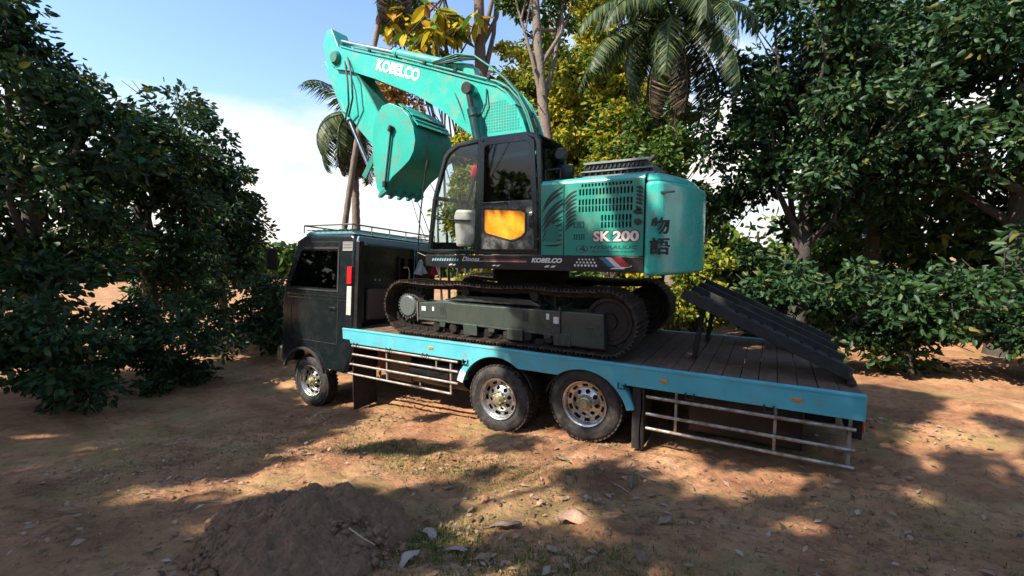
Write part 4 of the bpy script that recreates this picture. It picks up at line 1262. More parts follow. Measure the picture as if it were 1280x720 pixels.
for x, m_ in ((-2.09, blue_dec), (-2.00, white), (-1.91, red_dec)):
    w_ = 0.085 if m_ is not red_dec else 0.13
    flat_shape([[(x, -0.128), (x+w_, -0.128), (x+w_+0.14, -0.255), (x+0.14, -0.255)]], Ys, m_, 'colour_bar', skirt)
flat_shape([[(-4.0, -0.195), (-3.22, -0.195), (-3.22, -0.180), (-4.0, -0.185)]], Ys, red_dec, 'pin_stripe', skirt)
flat_shape([[(-4.1, -0.212), (-3.22, -0.212), (-3.22, -0.206), (-4.1, -0.208)]], Ys, white, 'pin_stripe', skirt)
lettering('Dinosa', -4.42, -0.215, Ys, 0.075, white, skirt, 0.34, 0.45, 0.008)
bars = []
for k in range(11):
    x = -5.05+0.052*k
    bars.append([(x, -0.215), (x+0.030, -0.215), (x+0.044, -0.175+0.012*((k*3) % 2)), (x+0.014, -0.175)])
flat_shape(bars, Ys, lblue_dec, 'worn_marking', skirt)

# rag hung at the lorry headboard, blue tarpaulin bundle on the deck
def cloth(name, label, cat, c, w_, h_, m_, amp=0.05, seed=1):
    r_ = random.Random(seed); nx, nz = 12, 12
    V = []; F = []
    for j in range(nz):
        for i in range(nx):
            u = i/(nx-1)-0.5; v = j/(nz-1)
            wd = w_*(0.35+0.75*v**0.6)
            V.append((c[0]+amp*math.sin(u*9+v*3)*(0.3+v)+0.02*r_.random(), c[1]+u*wd, c[2]-v*h_*(1-0.25*abs(u))))
    for j in range(nz-1):
        for i in range(nx-1):
            a = j*nx+i; F.append((a, a+1, a+nx+1, a+nx))
    o = MB().add(V, F).build(name, m_, None, smooth=80)
    md = o.modifiers.new('thick', 'SOLIDIFY'); md.thickness = 0.008
    return tag(o, label, cat)
cloth('rag', 'crumpled pale rag hung on the bars behind the lorry cab', 'rag', (-6.83, 1.78, -0.26), 0.30, 0.36, rag_m, 0.05, 3)
cloth('cloth_strip', 'dark red cloth strip hanging beside the pale rag behind the cab', 'cloth', (-6.80, 2.20, -0.36), 0.22, 0.30, red_cloth, 0.03, 4)
tp = MB(); nu, nv = 18, 10; V = []; F = []
r_ = random.Random(9)
for i in range(nu):
    for j in range(nv):
        a = math.pi*j/(nv-1)
        rad = 0.30*(0.75+0.25*math.sin(math.pi*i/(nu-1)))*(1+0.10*math.sin(i*2.1+j*1.7))
        V.append((-5.35+1.0*i/(nu-1), 1.42-rad*1.6*math.cos(a), DT-0.01+rad*1.5*math.sin(a)+0.18*math.sin(a)))
for i in range(nu-1):
    for j in range(nv-1):
        q = i*nv+j; F.append((q, q+1, q+nv+1, q+nv))
F += [tuple(range(nv))[::-1], tuple((nu-1)*nv+j for j in range(nv))]
tag(tp.add(V, F).build('tarpaulin_bundle', blue_tarp_m, None, smooth=50), 'blue tarpaulin bundle lying on the deck between the tracks', 'tarpaulin')

# ================================================================== VEGETATION
def leaf_cloud(C, D, size, aspect, r):
    """folded leaf blades at points C, pointing roughly along D (arrays) -> verts, tris"""
    n = len(C)
    D = D/np.maximum(np.linalg.norm(D, axis=1, keepdims=True), 1e-6)
    rv = r.normal(0, 1, (n, 3))
    S = np.cross(D, rv); S /= np.maximum(np.linalg.norm(S, axis=1, keepdims=True), 1e-6)
    N = np.cross(S, D)
    L_ = (size*r.uniform(0.6, 1.35, n))[:, None]
    W_ = L_*aspect
    base = C - D*L_*0.5
    tip = C + D*L_*0.5 - N*L_*0.10
    W_ = W_*0.86
    c1 = C - D*L_*0.20; c2 = C + D*L_*0.18 - N*L_*0.03
    l1 = c1 + S*W_*0.5 + N*W_*0.20; r1 = c1 - S*W_*0.5 + N*W_*0.20
    l2 = c2 + S*W_*0.42 + N*W_*0.18; r2 = c2 - S*W_*0.42 + N*W_*0.18
    V = np.stack([base, l1, l2, tip, r2, r1], 1).reshape(-1, 3)
    k = np.arange(n)*6
    F = np.concatenate([np.stack([k, k+1, k+2, k+3], 1), np.stack([k, k+3, k+4, k+5], 1)], 0)
    return V, F

def make_tree(name, label, base, height, r0, crown_c, crown_r, nclump, per, size, lm, bm, seed,
              lean=(0, 0), group=None, clump_r=0.55, aspect=0.55, limbs=9, trunk_top=0.8, cat='tree', shell=0.55, vine=0, limb_lo=0.35):
    """tapered trunk with limbs that end in leaf clumps; crown_c relative to base"""
    r = np.random.default_rng(seed)
    bx_, by_ = base
    bz = gz(bx_, by_) - 0.15
    t = root(name, (bx_, by_, bz), label, cat, group)
    B = np.array([bx_, by_, bz])
    tr = MB()
    pts = []; rad = []
    H = height*trunk_top
    for i in range(12):
        u = i/11
        pts.append((bx_ + lean[0]*H*u + 0.05*math.sin(u*7+seed), by_ + lean[1]*H*u + 0.05*math.cos(u*6+seed), bz + H*u))
        rad.append(r0*(1.25 if i == 0 else 1.0)*(1-0.62*u))
    tr.tube(pts, rad, 10)
    CC = B + np.array([crown_c[0], crown_c[1], crown_c[2]])
    CR = np.array(crown_r)
    d = r.normal(0, 1, (nclump, 3)); d /= np.linalg.norm(d, axis=1, keepdims=True)
    rr = shell + (1-shell)*r.random(nclump)**0.7
    rr = np.where(r.random(nclump) < 0.25, rr*0.6, rr)
    cl = CC + d*rr[:, None]*CR
    for i in range(limbs):
        tgt = cl[i % nclump]
        h = limb_lo + (0.95-limb_lo)*r.random()
        k = min(11, int(h*11))
        p = Vector(pts[k]); q = Vector(tgt)
        mid = p.lerp(q, 0.5) + Vector((r.normal(0, .15), r.normal(0, .15), -0.12*(q-p).length))
        q3 = p.lerp(q, 0.78) + Vector((r.normal(0, .1), r.normal(0, .1), 0))
        tr.tube([p, mid, q3, q], [rad[k]*0.55, rad[k]*0.36, rad[k]*0.22, 0.012], 7)
        for _ in range(2):
            e = q + Vector(r.normal(0, clump_r, 3))
            tr.tube([mid.lerp(q, r.random()*0.7), e], [rad[k]*0.15+0.008, 0.006], 5)
    tr.build('trunk', bm, t, smooth=60)
    Cs = []; Ds = []
    for c in cl:
        n = int(per*r.uniform(0.6, 1.4))
        p = r.normal(0, 1, (n, 3)); p /= np.linalg.norm(p, axis=1, keepdims=True)
        off = p*(r.random(n)**0.5)[:, None]*clump_r*r.uniform(0.7, 1.35)*np.array([1.1, 1.1, 0.75])
        Cs.append(c + off)
        dd = off*0.8 + np.array([0, 0, -0.25*clump_r]) + r.normal(0, 0.35*clump_r, (n, 3))
        Ds.append(dd)
    if vine:                                   # creeper leaves clothing the trunk
        u = r.random(vine); P = np.array(pts)
        idx = u*11; i0 = np.clip(idx.astype(int), 0, 10); f = (idx-i0)[:, None]
        c = P[i0]*(1-f)+P[i0+1]*f
        a = r.uniform(0, 2*math.pi, vine); rr_ = r0*0.9+r.random(vine)**2*0.35
        c = c + np.stack([np.cos(a)*rr_, np.sin(a)*rr_, 0*a], 1)
        Cs.append(c); Ds.append(np.stack([np.cos(a)*0.5, np.sin(a)*0.5, -np.ones(vine)], 1)+r.normal(0, .4, (vine, 3)))
    V, F = leaf_cloud(np.concatenate(Cs), np.concatenate(Ds), size, aspect, r)
    mesh_obj('crown', fast_mesh('crown', V, F), lm, t)
    return t

# ---- palms: every frond is a part
def frond_mesh(name, length, droop, n, leaf_len, seed, lm, hang=0.6):
    r = np.random.default_rng(seed)
    s = MB()
    P = []
    for i in range(15):
        u = i/14
        a = 0.95 - droop*u**1.2              # starts rising, bends over
        if not P: P.append(Vector((0, 0, 0)))
        else: P.append(P[-1] + Vector((math.cos(a), 0, math.sin(a)))*length/14)
    s.tube(P, [0.035*(1-0.85*i/14)+0.004 for i in range(15)], 5)
    V = []; F = []
    for i in range(n):
        u = 0.12 + 0.88*i/n
        k = min(13, int(u*14)); p = P[k].lerp(P[k+1], u*14-k)
        T = (P[k+1]-P[k]).normalized()
        ll = leaf_len*(math.sin(math.pi*(0.12+0.80*u))**0.7)*r.uniform(0.8, 1.15)
        for sg in (-1, 1):
            side = Vector((0, sg, 0))*0.75 + T*0.55 + Vector((0, 0, -hang*r.uniform(0.5, 1.3)))
            side.normalize()
            q1 = p + side*ll*0.45
            dn = (side + Vector((0, 0, -0.55*r.uniform(0.4, 1.5)))).normalized()
            q2 = q1 + dn*ll*0.55
            wv = T*0.022*leaf_len/0.6
            o = len(s.v)
            s.v += [tuple(p-wv*0.5), tuple(p+wv*0.5), tuple(q1-wv), tuple(q1+wv), tuple(q2)]
            s.f += [(o, o+1, o+3, o+2), (o+2, o+3, o+4)]
    me_ = s.mesh(name); me_.materials.append(lm)
    return me_
def make_palm(name, label, base, height, r0, nf, length, leaf_len, seed, lean=(0, 0), dead=6, group=None, lm=None, tilt0=-30, tilt1=75, bm=None):
    r = np.random.default_rng(seed)
    bx_, by_ = base; bz = gz(bx_, by_)-0.1
    t = root(name, (bx_, by_, bz), label, 'palm tree', group)
    pts = [(bx_+lean[0]*height*(i/13)**1.4, by_+lean[1]*height*(i/13)**1.4, bz+height*i/13) for i in range(14)]
    tr = MB(); P2 = []; rd = []
    for i in range(13):
        for k in range(4):
            u = k/4; a, b_ = Vector(pts[i]), Vector(pts[i+1])
            P2.append(a.lerp(b_, u)); rd.append(r0*(1.3-0.45*(i+u)/13)*(1.0 if k % 2 else 0.90))
    tr.tube(P2, rd, 12); tr.build('trunk', bm or bark, t, smooth=50)
    top = Vector(P2[-1])
    ms = [frond_mesh('frond', length*f_, d_, 62, leaf_len, seed+k, lm or lf_palm, h_) for k, (f_, d_, h_) in enumerate(((1.0, 1.7, 0.7), (0.9, 2.1, 0.9), (1.08, 1.35, 0.55)))]
    md_ = [frond_mesh('frond', length*0.85, 1.2, 50, leaf_len*0.9, seed+9, lf_dead, 1.1)]
    for i in range(nf):
        o = bpy.data.objects.new('frond', ms[i % 3]); link(o, t)
        o.location = top + Vector((0, 0, r.uniform(-0.15, 0.1)))
        u = i/max(1, nf-1)
        o.rotation_euler = Euler((r.uniform(-0.25, 0.25), R(-tilt1+(tilt1-tilt0)*0 + (tilt1+(-tilt0))*u + r.uniform(-8, 8)) if False else R(tilt0 + (tilt1-tilt0)*u + r.uniform(-9, 9)), i*2.39996+r.uniform(-.2, .2)), 'XYZ')
        o.scale = (1, 1, 1)
    for i in range(dead):
        o = bpy.data.objects.new('frond', md_[0]); link(o, t)
        o.location = top + Vector((0, 0, -0.25))
        o.rotation_euler = Euler((r.uniform(-.2, .2), R(r.uniform(88, 108)), i*2*math.pi/max(1, dead)+r.uniform(-.3, .3)), 'XYZ')
        if i == 0: o['label'] = 'withered brown hanging frond'
    return t

BG = 'broadleaf trees behind the lorry'
# trees behind the lorry, left to right
make_tree('broadleaf_tree', 'tall bare grey brown trunk rising straight behind the boom', (-8.75, 7.15), 14.5, 0.34, (0.3, 0.3, 13.4), (1.5, 1.4, 1.2), 12, 90, 0.18, lf_green, mat('red_brown_bark', (0.135, 0.085, 0.062), 0.9, 0, (0.22, 0.15, 0.11), 0.8, 3.5, 0.9, 16), 11, (0.0, 0.0), None, 0.45, limbs=6, trunk_top=0.97, limb_lo=0.72)
make_tree('broadleaf_tree', 'leaning grey trunk with green crown right of the boom', (-5.00, 5.80), 11.6, 0.25, (-1.0, 0.6, 10.6), (1.3, 1.2, 1.4), 16, 150, 0.17, lf_green, bark, 12, (-0.10, 0.0), None, 0.42, limbs=6, trunk_top=0.98, vine=40, limb_lo=0.7)
make_tree('broadleaf_tree', 'yellow green leafy tree filling the gap between the two grey trunks', (-8.5, 9.6), 9.5, 0.15, (0.1, 0, 8.6), (2.0, 1.6, 2.7), 52, 190, 0.20, lf_yel, bark_d, 13, (0.02, 0), BG, 0.5, limbs=12, limb_lo=0.55, shell=0.3, vine=220)
make_tree('broadleaf_tree', 'bright yellow crowned tree at top behind the palm', (-6.1, 12.6), 14.0, 0.20, (0.1, 0, 12.2), (2.0, 1.8, 2.4), 50, 190, 0.25, lf_yel, bark_d, 14, (0, 0), BG, 0.65, limbs=12, limb_lo=0.55, shell=0.35)
make_tree('broadleaf_tree', 'green bushy tree behind the engine hood', (-4.2, 7.4), 7.4, 0.13, (0.0, 0.2, 6.0), (1.5, 1.2, 2.0), 46, 210, 0.17, lf_mix, bark_d, 15, (0, 0), BG, 0.5, limbs=12, shell=0.3, vine=220)
make_tree('broadleaf_tree', 'mixed green tree seen through the cab windows', (-7.9, 4.9), 5.4, 0.10, (0.0, 0, 4.7), (0.9, 0.9, 1.1), 26, 190, 0.15, lf_mix, bark_d, 16, (0, 0), BG, 0.42, limbs=10, shell=0.3)
make_tree('broadleaf_tree', 'olive and yellow tree low between boom and cab roof', (-6.7, 9.0), 8.0, 0.14, (0, 0, 6.4), (1.7, 1.4, 2.6), 52, 200, 0.19, lf_mix, bark_d, 17, (0, 0), BG, 0.5, limbs=12, limb_lo=0.55, shell=0.3, vine=220)
make_tree('broadleaf_tree', 'dark leaved tree deep behind the yellow foliage', (-5.6, 15.0), 10.0, 0.2, (0, 0, 6.4), (4.2, 1.5, 4.4), 70, 220, 0.28, lf_dark, bark_d, 21, (0, 0), BG, 0.8, limbs=12, limb_lo=0.55, shell=0.2)
make_tree('broadleaf_tree', 'green tree whose crown shows under the boom bend', (-9.6, 8.6), 7.8, 0.12, (0.4, 0, 6.6), (1.2, 1.2, 1.5), 34, 200, 0.18, lf_mix, bark_d, 22, (0, 0), BG, 0.45, limbs=10, limb_lo=0.55, shell=0.3)
make_tree('rusty_leaf_tree', 'slim tree with rust coloured leaves above the boom tip', (-9.7, 7.4), 12.0, 0.06, (-2.8, 0, 11.9), (0.7, 0.7, 0.6), 14, 120, 0.20, lf_rust, bark_d, 18, (0, 0), None, 0.40, limbs=4)
make_tree('rusty_leaf_tree', 'low rusty leaved tree glimpsed in the gap between arm and boom', (-9.6, 5.9), 9.0, 0.05, (-1.6, -0.4, 8.5), (1.1, 0.8, 0.9), 18, 110, 0.18, lf_rust, bark_d, 19, (0, 0), None, 0.40, limbs=3)

make_tree('broadleaf_tree', 'sunlit yellow leaved tree just right of the cab roof', (-6.1, 7.6), 8.4, 0.09, (0.1, 0, 7.0), (1.1, 1.0, 1.9), 34, 170, 0.17, lf_yel, bark_d, 23, (0, 0), BG, 0.42, limbs=8, limb_lo=0.55, shell=0.3, vine=220)
make_tree('broadleaf_tree', 'yellowing tree between leaning trunk and palm fronds', (-4.55, 8.8), 9.0, 0.10, (0.0, 0, 8.2), (1.2, 1.0, 1.6), 30, 180, 0.18, lf_yel, bark_d, 24, (0, 0), BG, 0.42, limbs=8, limb_lo=0.55, shell=0.3, vine=220)
make_tree('broadleaf_tree', 'sunlit olive tree close behind the boom bend', (-7.5, 8.0), 8.6, 0.10, (-0.1, 0, 7.6), (1.0, 1.0, 1.9), 34, 190, 0.17, lf_mix, bark_d, 25, (0, 0), BG, 0.42, limbs=8, limb_lo=0.55, shell=0.3, vine=220)
make_tree('broadleaf_tree', 'bushy yellow green tree low behind the air pre-cleaner', (-4.1, 6.5), 5.6, 0.08, (0.0, 0, 4.9), (1.0, 0.8, 1.3), 30, 180, 0.15, lf_mix, bark_d, 26, (0, 0), BG, 0.38, limbs=8, shell=0.3, vine=220)
make_tree('broadleaf_tree', 'green leaved tree hanging under the palm fronds', (-2.75, 5.9), 6.4, 0.09, (0.2, 0, 5.4), (0.7, 0.7, 1.4), 26, 170, 0.15, lf_green, bark_d, 27, (0, 0), BG, 0.40, limbs=8, shell=0.3)

make_tree('broadleaf_tree', 'tall yellow green tree showing between the bare and the leaning trunk', (-7.4, 10.6), 11.0, 0.12, (0.0, 0, 9.6), (1.5, 1.3, 2.2), 40, 170, 0.19, lf_mix, bark_d, 28, (0, 0), BG, 0.48, limbs=6, shell=0.3, limb_lo=0.6)
make_tree('broadleaf_tree', 'olive leaved tree low behind the cab roof edge', (-6.9, 7.2), 7.0, 0.09, (0.0, 0, 5.9), (1.0, 0.9, 1.5), 32, 180, 0.16, lf_mix, bark_d, 29, (0, 0), BG, 0.40, limbs=6, shell=0.3, limb_lo=0.55, vine=150)

make_tree('broadleaf_tree', 'yellow leaved tree showing under the boom above the bucket', (-8.7, 6.7), 8.2, 0.08, (0.0, 0, 7.0), (1.0, 0.8, 1.5), 30, 170, 0.17, lf_yel, bark_d, 30, (0, 0), BG, 0.40, limbs=6, shell=0.3, limb_lo=0.6, vine=120)
make_tree('broadleaf_tree', 'light green tree between the bare trunk and the boom top', (-8.0, 11.5), 12.5, 0.12, (-0.1, 0, 10.6), (1.2, 1.1, 1.9), 30, 160, 0.20, lf_mix, bark_d, 35, (0, 0), BG, 0.46, limbs=6, shell=0.3, limb_lo=0.6)

# teak like tree with large yellow leaves, each leaf a part
def big_leaf_tree(label, base, height, leaves, seed, crown_c, crown_r):
    r = np.random.default_rng(seed)
    bz = gz(*base)-0.1
    t = root('large_leaf_tree', (base[0], base[1], bz), label, 'tree')
    s = MB()
    pts = [(base[0]+0.08*math.sin(i), base[1], bz+height*i/9) for i in range(10)]
    s.tube(pts, [0.06*(1-0.7*i/9) for i in range(10)], 9)
    lm_ = MB(); V = []; F = []
    for i in range(6):
        u = i/5; wdt = 0.30*math.sin(math.pi*(0.06+0.90*u))**0.8
        zc = -0.30*u*u*0.5
        V += [(u*0.62, -wdt/2, zc+0.05), (u*0.62, 0, zc), (u*0.62, wdt/2, zc+0.05)]
    for i in range(5):
        for j in range(2):
            a = i*3+j; F.append((a, a+3, a+4, a+1))
    lm_.add(V, F); LM = lm_.mesh('leaf')
    LMS = []
    for nm, c in (('yellow', (0.50, 0.38, 0.02)), ('ochre', (0.42, 0.24, 0.03)), ('lime', (0.28, 0.30, 0.03)), ('green', (0.09, 0.16, 0.02)), ('brown', (0.22, 0.10, 0.03))):
        m2 = LM.copy(); m2.materials.append(leaf_mat('large_leaf_'+nm, [(0, c), (1, tuple(q*1.2 for q in c))], 0.4)); LMS.append(m2)
    C0 = Vector((base[0]+crown_c[0], base[1]+crown_c[1], bz+crown_c[2]))
    for k in range(leaves//7):
        q = C0 + Vector((r.uniform(-1, 1)*crown_r[0], r.uniform(-1, 1)*crown_r[1], r.uniform(-1, 1)*crown_r[2]))
        p = Vector(pts[int(r.integers(5, 10))])
        s.tube([p, p.lerp(q, .5)+Vector((0, 0, -0.1)), q], [0.035, 0.022, 0.010], 6)
        for i in range(7):
            m2 = LMS[int(r.choice(5, p=[.34, .2, .22, .14, .10]))]
            o = bpy.data.objects.new('leaf', m2); link(o, t)
            o.location = q + Vector(r.normal(0, 0.06, 3))
            o.rotation_euler = Euler((r.uniform(-.5, .5), r.uniform(-0.2, 0.9), i*2.4+r.uniform(-.3, .3)), 'XYZ')
            sc_ = r.uniform(0.6, 1.1); o.scale = (sc_, sc_, sc_)
    s.build('trunk', bark_d, t, smooth=60)
big_leaf_tree('slender tree with large yellow green leaves above the boom lettering', (-9.55, 6.2), 11.6, 210, 31, (-1.0, 0.1, 10.6), (1.4, 0.7, 0.95))
big_leaf_tree('second tree with large ochre leaves close left of the bare trunk', (-9.4, 6.6), 11.0, 112, 32, (0.0, -0.1, 10.0), (0.9, 0.8, 1.3))

# palms
make_palm('palm_tree', 'drooping feathery palm beside the excavator counterweight', (-2.15, 5.75), 8.5, 0.15, 30, 2.7, 0.62, 41, (-0.02, 0.0), 9, tilt0=-25, tilt1=80)
make_palm('palm_tree', 'dark palm far off beyond the boom tip at left', (-14.75, 6.9), 9.0, 0.16, 16, 2.9, 0.8, 42, (0.01, 0), 3, tilt0=0, tilt1=90)
make_palm('palm_tree', 'tiny distant palm head above the lorry roof rack', (-58.0, 25.2), 7.0, 0.22, 14, 2.6, 0.7, 43, (0, 0), 2)
make_palm('palm_tree', 'tall palm with thin trunk left of the large yellow leaves', (-13.6, 4.8), 13.6, 0.10, 12, 2.7, 0.7, 44, (0.148, 0.10), 4)

# understorey seen under the house and over the deck
UG = 'bushes behind the lorry'
def bush(label, base, h, rx, ry, seed, lm, n=26, per=150, size=0.15):
    make_tree('bush', label, base, h*0.8, 0.05, (0, 0, h*0.52), (rx, ry, h*0.5), n, per, size, lm, bark_d, seed, (0, 0), UG, 0.42, limbs=8, cat='bush', shell=0.3)
bush('sunlit yellow green bush seen under the counterweight', (-3.3, 6.2), 3.4, 1.3, 0.8, 51, lf_yel)
bush('dark green bush behind the rear end of the deck', (-1.6, 5.6), 3.0, 1.3, 0.8, 52, lf_mix)
bush('yellow leafed bush showing under the cab floor', (-7.4, 4.8), 3.0, 1.0, 0.7, 53, lf_yel)
bush('mid green bush behind the swing bearing', (-5.2, 5.6), 3.0, 1.4, 0.8, 54, lf_green)

# trees to the right of the excavator
RG = 'dark trees beyond the tail of the deck'
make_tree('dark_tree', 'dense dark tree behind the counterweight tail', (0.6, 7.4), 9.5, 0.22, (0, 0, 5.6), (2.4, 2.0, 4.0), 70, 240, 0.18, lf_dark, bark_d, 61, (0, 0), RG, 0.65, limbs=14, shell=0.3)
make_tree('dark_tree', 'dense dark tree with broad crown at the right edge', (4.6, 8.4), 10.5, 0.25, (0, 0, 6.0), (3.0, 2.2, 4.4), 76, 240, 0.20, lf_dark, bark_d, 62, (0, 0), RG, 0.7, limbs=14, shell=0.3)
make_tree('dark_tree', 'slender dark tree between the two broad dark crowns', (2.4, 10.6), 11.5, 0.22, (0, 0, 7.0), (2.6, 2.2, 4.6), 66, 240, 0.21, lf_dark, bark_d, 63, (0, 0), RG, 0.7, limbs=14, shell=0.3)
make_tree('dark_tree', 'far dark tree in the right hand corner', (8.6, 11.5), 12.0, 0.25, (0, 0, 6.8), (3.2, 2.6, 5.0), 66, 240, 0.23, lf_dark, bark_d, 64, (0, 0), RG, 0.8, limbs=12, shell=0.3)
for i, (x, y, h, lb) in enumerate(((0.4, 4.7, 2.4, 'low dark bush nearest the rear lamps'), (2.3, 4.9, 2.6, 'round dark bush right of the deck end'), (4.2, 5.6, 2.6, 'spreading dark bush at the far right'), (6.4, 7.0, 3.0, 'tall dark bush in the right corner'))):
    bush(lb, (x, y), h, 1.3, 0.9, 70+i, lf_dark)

# trees to the left beyond the cab
LG = 'trees beyond the lorry cab'
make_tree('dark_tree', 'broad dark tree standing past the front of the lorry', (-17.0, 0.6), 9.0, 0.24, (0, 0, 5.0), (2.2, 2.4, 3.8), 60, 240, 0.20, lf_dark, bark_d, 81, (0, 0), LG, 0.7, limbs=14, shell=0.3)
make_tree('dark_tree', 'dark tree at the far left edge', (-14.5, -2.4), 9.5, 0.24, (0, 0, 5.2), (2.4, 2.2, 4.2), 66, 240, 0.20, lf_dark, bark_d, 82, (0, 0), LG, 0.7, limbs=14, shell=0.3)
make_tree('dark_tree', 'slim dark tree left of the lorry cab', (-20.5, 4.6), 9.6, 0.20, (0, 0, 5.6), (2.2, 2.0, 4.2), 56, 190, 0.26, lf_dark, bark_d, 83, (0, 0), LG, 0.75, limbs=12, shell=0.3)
for i, (x, y, h, lb) in enumerate(((-13.6, 2.4, 2.4, 'dark bush just ahead of the lorry cab'), (-15.5, 4.0, 2.6, 'low dark bush between cab and far palm'), (-12.6, -0.9, 2.2, 'dark bush under the broad left tree'), (-11.6, -3.2, 2.2, 'dark bush at the left picture edge'), (-18.5, 2.4, 3.0, 'tall dark bush between the left trees'))):
    bush(lb, (x, y), h, 1.6, 1.3, 90+i, lf_dark, 30)

# far wood that closes the clearing: one mass of foliage
def woodland(label, pts, h0, h1, n, size, lm, seed):
    r = np.random.default_rng(seed)
    P = np.array(pts); k = r.integers(0, len(P)-1, n); u = r.random(n)[:, None]
    xy = P[k]*(1-u)+P[k+1]*u + r.normal(0, 1.0, (n, 2))
    cl = r.random((400, 3))
    hh = (h0+(h1-h0)*(0.5+0.5*np.sin(xy[:, 0]*0.9+np.cos(xy[:, 1]*0.7)*2)))*r.random(n)**0.8
    C = np.stack([xy[:, 0], xy[:, 1], ground_z(xy[:, 0], xy[:, 1])+hh], 1)
    V, F = leaf_cloud(C, r.normal(0, 1, (n, 3))+np.array([0, 0, -.3]), size, 0.6, r)
    tag(mesh_obj('woodland', fast_mesh('woodland', V, F), lm), label, 'woodland', kind='stuff')
woodland('dense undergrowth closing the clearing behind the lorry', [(-9.5, 13.5), (-5, 15), (0, 14.5), (5, 13.5), (10, 13.0), (15, 12)], 2.5, 5.0, 26000, 0.34, lf_green, 301)
woodland('far green tree line beyond the lorry cab', [(-70, -8), (-66, 4), (-62, 18), (-52, 34), (-36, 46)], 2.5, 4.5, 16000, 1.1, lf_green, 302)
woodland('unseen undergrowth added around the clearing behind the photographer', [(-22, -10), (-18, -17), (-8, -20), (2, -20), (11, -16), (17, -6), (17, 6)], 4.0, 7.0, 22000, 0.5, lf_green, 303)  # out of view; added to block low sky and darken window reflections

# trees on the photographer's side: unseen crowns, clumps placed to shade chosen spots and leave flecks of sun
SG = 'shade trees behind the photographer'
rs_ = np.random.default_rng(404)
LIT = [(470, 538, .34), (530, 536, .34), (585, 540, .22), (455, 583, .40), (560, 578, .34), (520, 590, .22), (672, 594, .16), (735, 567, .22), (800, 563, .22), (838, 566, .14), (608, 628, .14), (640, 622, .12), (718, 650, .10), (640, 655, .08), (690, 545, .14), (500, 520, .25), (860, 590, .2), (400, 560, .3), (330, 600, .25), (960, 600, .2)]
lit_xyz = []
for px, py, rad_ in LIT:
    x, y = at_ground(px, py); lit_xyz.append((Vector((x, y, gz(x, y))), rad_))
lit_xyz += [(Vector((-4.05, 0.0, -2.35)), .34), (Vector((-3.75, 0.0, -2.75)), .16), (Vector((-6.3, 1.8, -3.2)), .6), (Vector((-5.6, 2.4, -3.2)), .5), (Vector((-7.2, 1.4, -3.2)), .5),
            (Vector((-7.2, 1.15, 3.7)), .7), (Vector((-6.2, 1.15, 3.2)), .7), (Vector((-5.2, 1.15, 2.9)), .6), (Vector((-6.5, 0.9, 2.1)), .8), (Vector((-7.9, 1.2, 3.2)), .8), (Vector((-4.3, 1.15, 2.5)), .35), (Vector((-8.4, 1.2, 4.3)), .8),
            (Vector((-1.3, 0.03, 0.75)), .14), (Vector((-1.9, 0.08, 0.06)), .07), (Vector((-2.2, 0.5, 1.0)), .2), (Vector((-4.3, 0.5, 1.7)), .3), (Vector((-5.1, 0.1, -1.1)), .14), (Vector((-4.4, 0.14, -1.1)), .20), (Vector((-3.9, 0.14, -1.1)), .16), (Vector((-6.4, 0.0, -1.7)), .25), (Vector((-2.2, 0.08, 0.85)), .10), (Vector((-4.6, 0.0, -1.75)), .15), (Vector((-3.6, 0.05, 0.35)), .14)]
def lit(c, grow):
    for p, rad_ in lit_xyz:
        d = c - p
        if (d - SUN*d.dot(SUN)).length < rad_ + grow: return True
    return False
SHT = [(-11.5, -12.5), (-7.0, -13.5), (-2.0, -13.5), (3.0, -12.0), (-16.0, -9.5), (6.5, -8.5)]
SHL = ['shade tree behind the photographer to the left', 'shade tree straight behind the soil heap', 'shade tree straight behind the photographer', 'shade tree behind the photographer to the right', 'shade tree furthest left of the photographer', 'shade tree furthest right of the photographer']
clumps = {i: [] for i in range(len(SHT))}
tries = 0
while sum(len(v) for v in clumps.values()) < 1300 and tries < 20000:
    tries += 1
    q = rs_.random()
    if q < 0.72:
        x, y = rs_.uniform(-13, 5.0), rs_.uniform(-6.5, 0.3); T_ = Vector((x, y, gz(x, y)))
    elif q < 0.95:
        T_ = Vector((rs_.uniform(-4.4, 0.5), 0.05, rs_.uniform(-2.2, 1.8)))
    else:
        T_ = Vector((rs_.uniform(-9.5, -6.0), 0.05, rs_.uniform(-2.4, 0.5)))
    side_shade = sum(len(v) for v in clumps.values()) > 860
    if side_shade:  # extra clumps, added only to darken the ground on both sides
        x = rs_.uniform(-15, -6.2) if rs_.random() < 0.55 else rs_.uniform(-0.2, 7.0)
        y = rs_.uniform(-6.0, 2.5 if x > 0 else -0.2); T_ = Vector((x, y, gz(x, y)))
    h = rs_.uniform(6.5, 10.5)
    C_ = T_ + SUN*((h - T_.z)/SUN.z)
    cr_ = rs_.uniform(0.20, 0.46)
    if lit(C_, cr_*0.85): continue
    i = min(range(len(SHT)), key=lambda k: (C_.x-SHT[k][0])**2 + (C_.y+3-SHT[k][1])**2)
    clumps[i].append((C_, cr_))
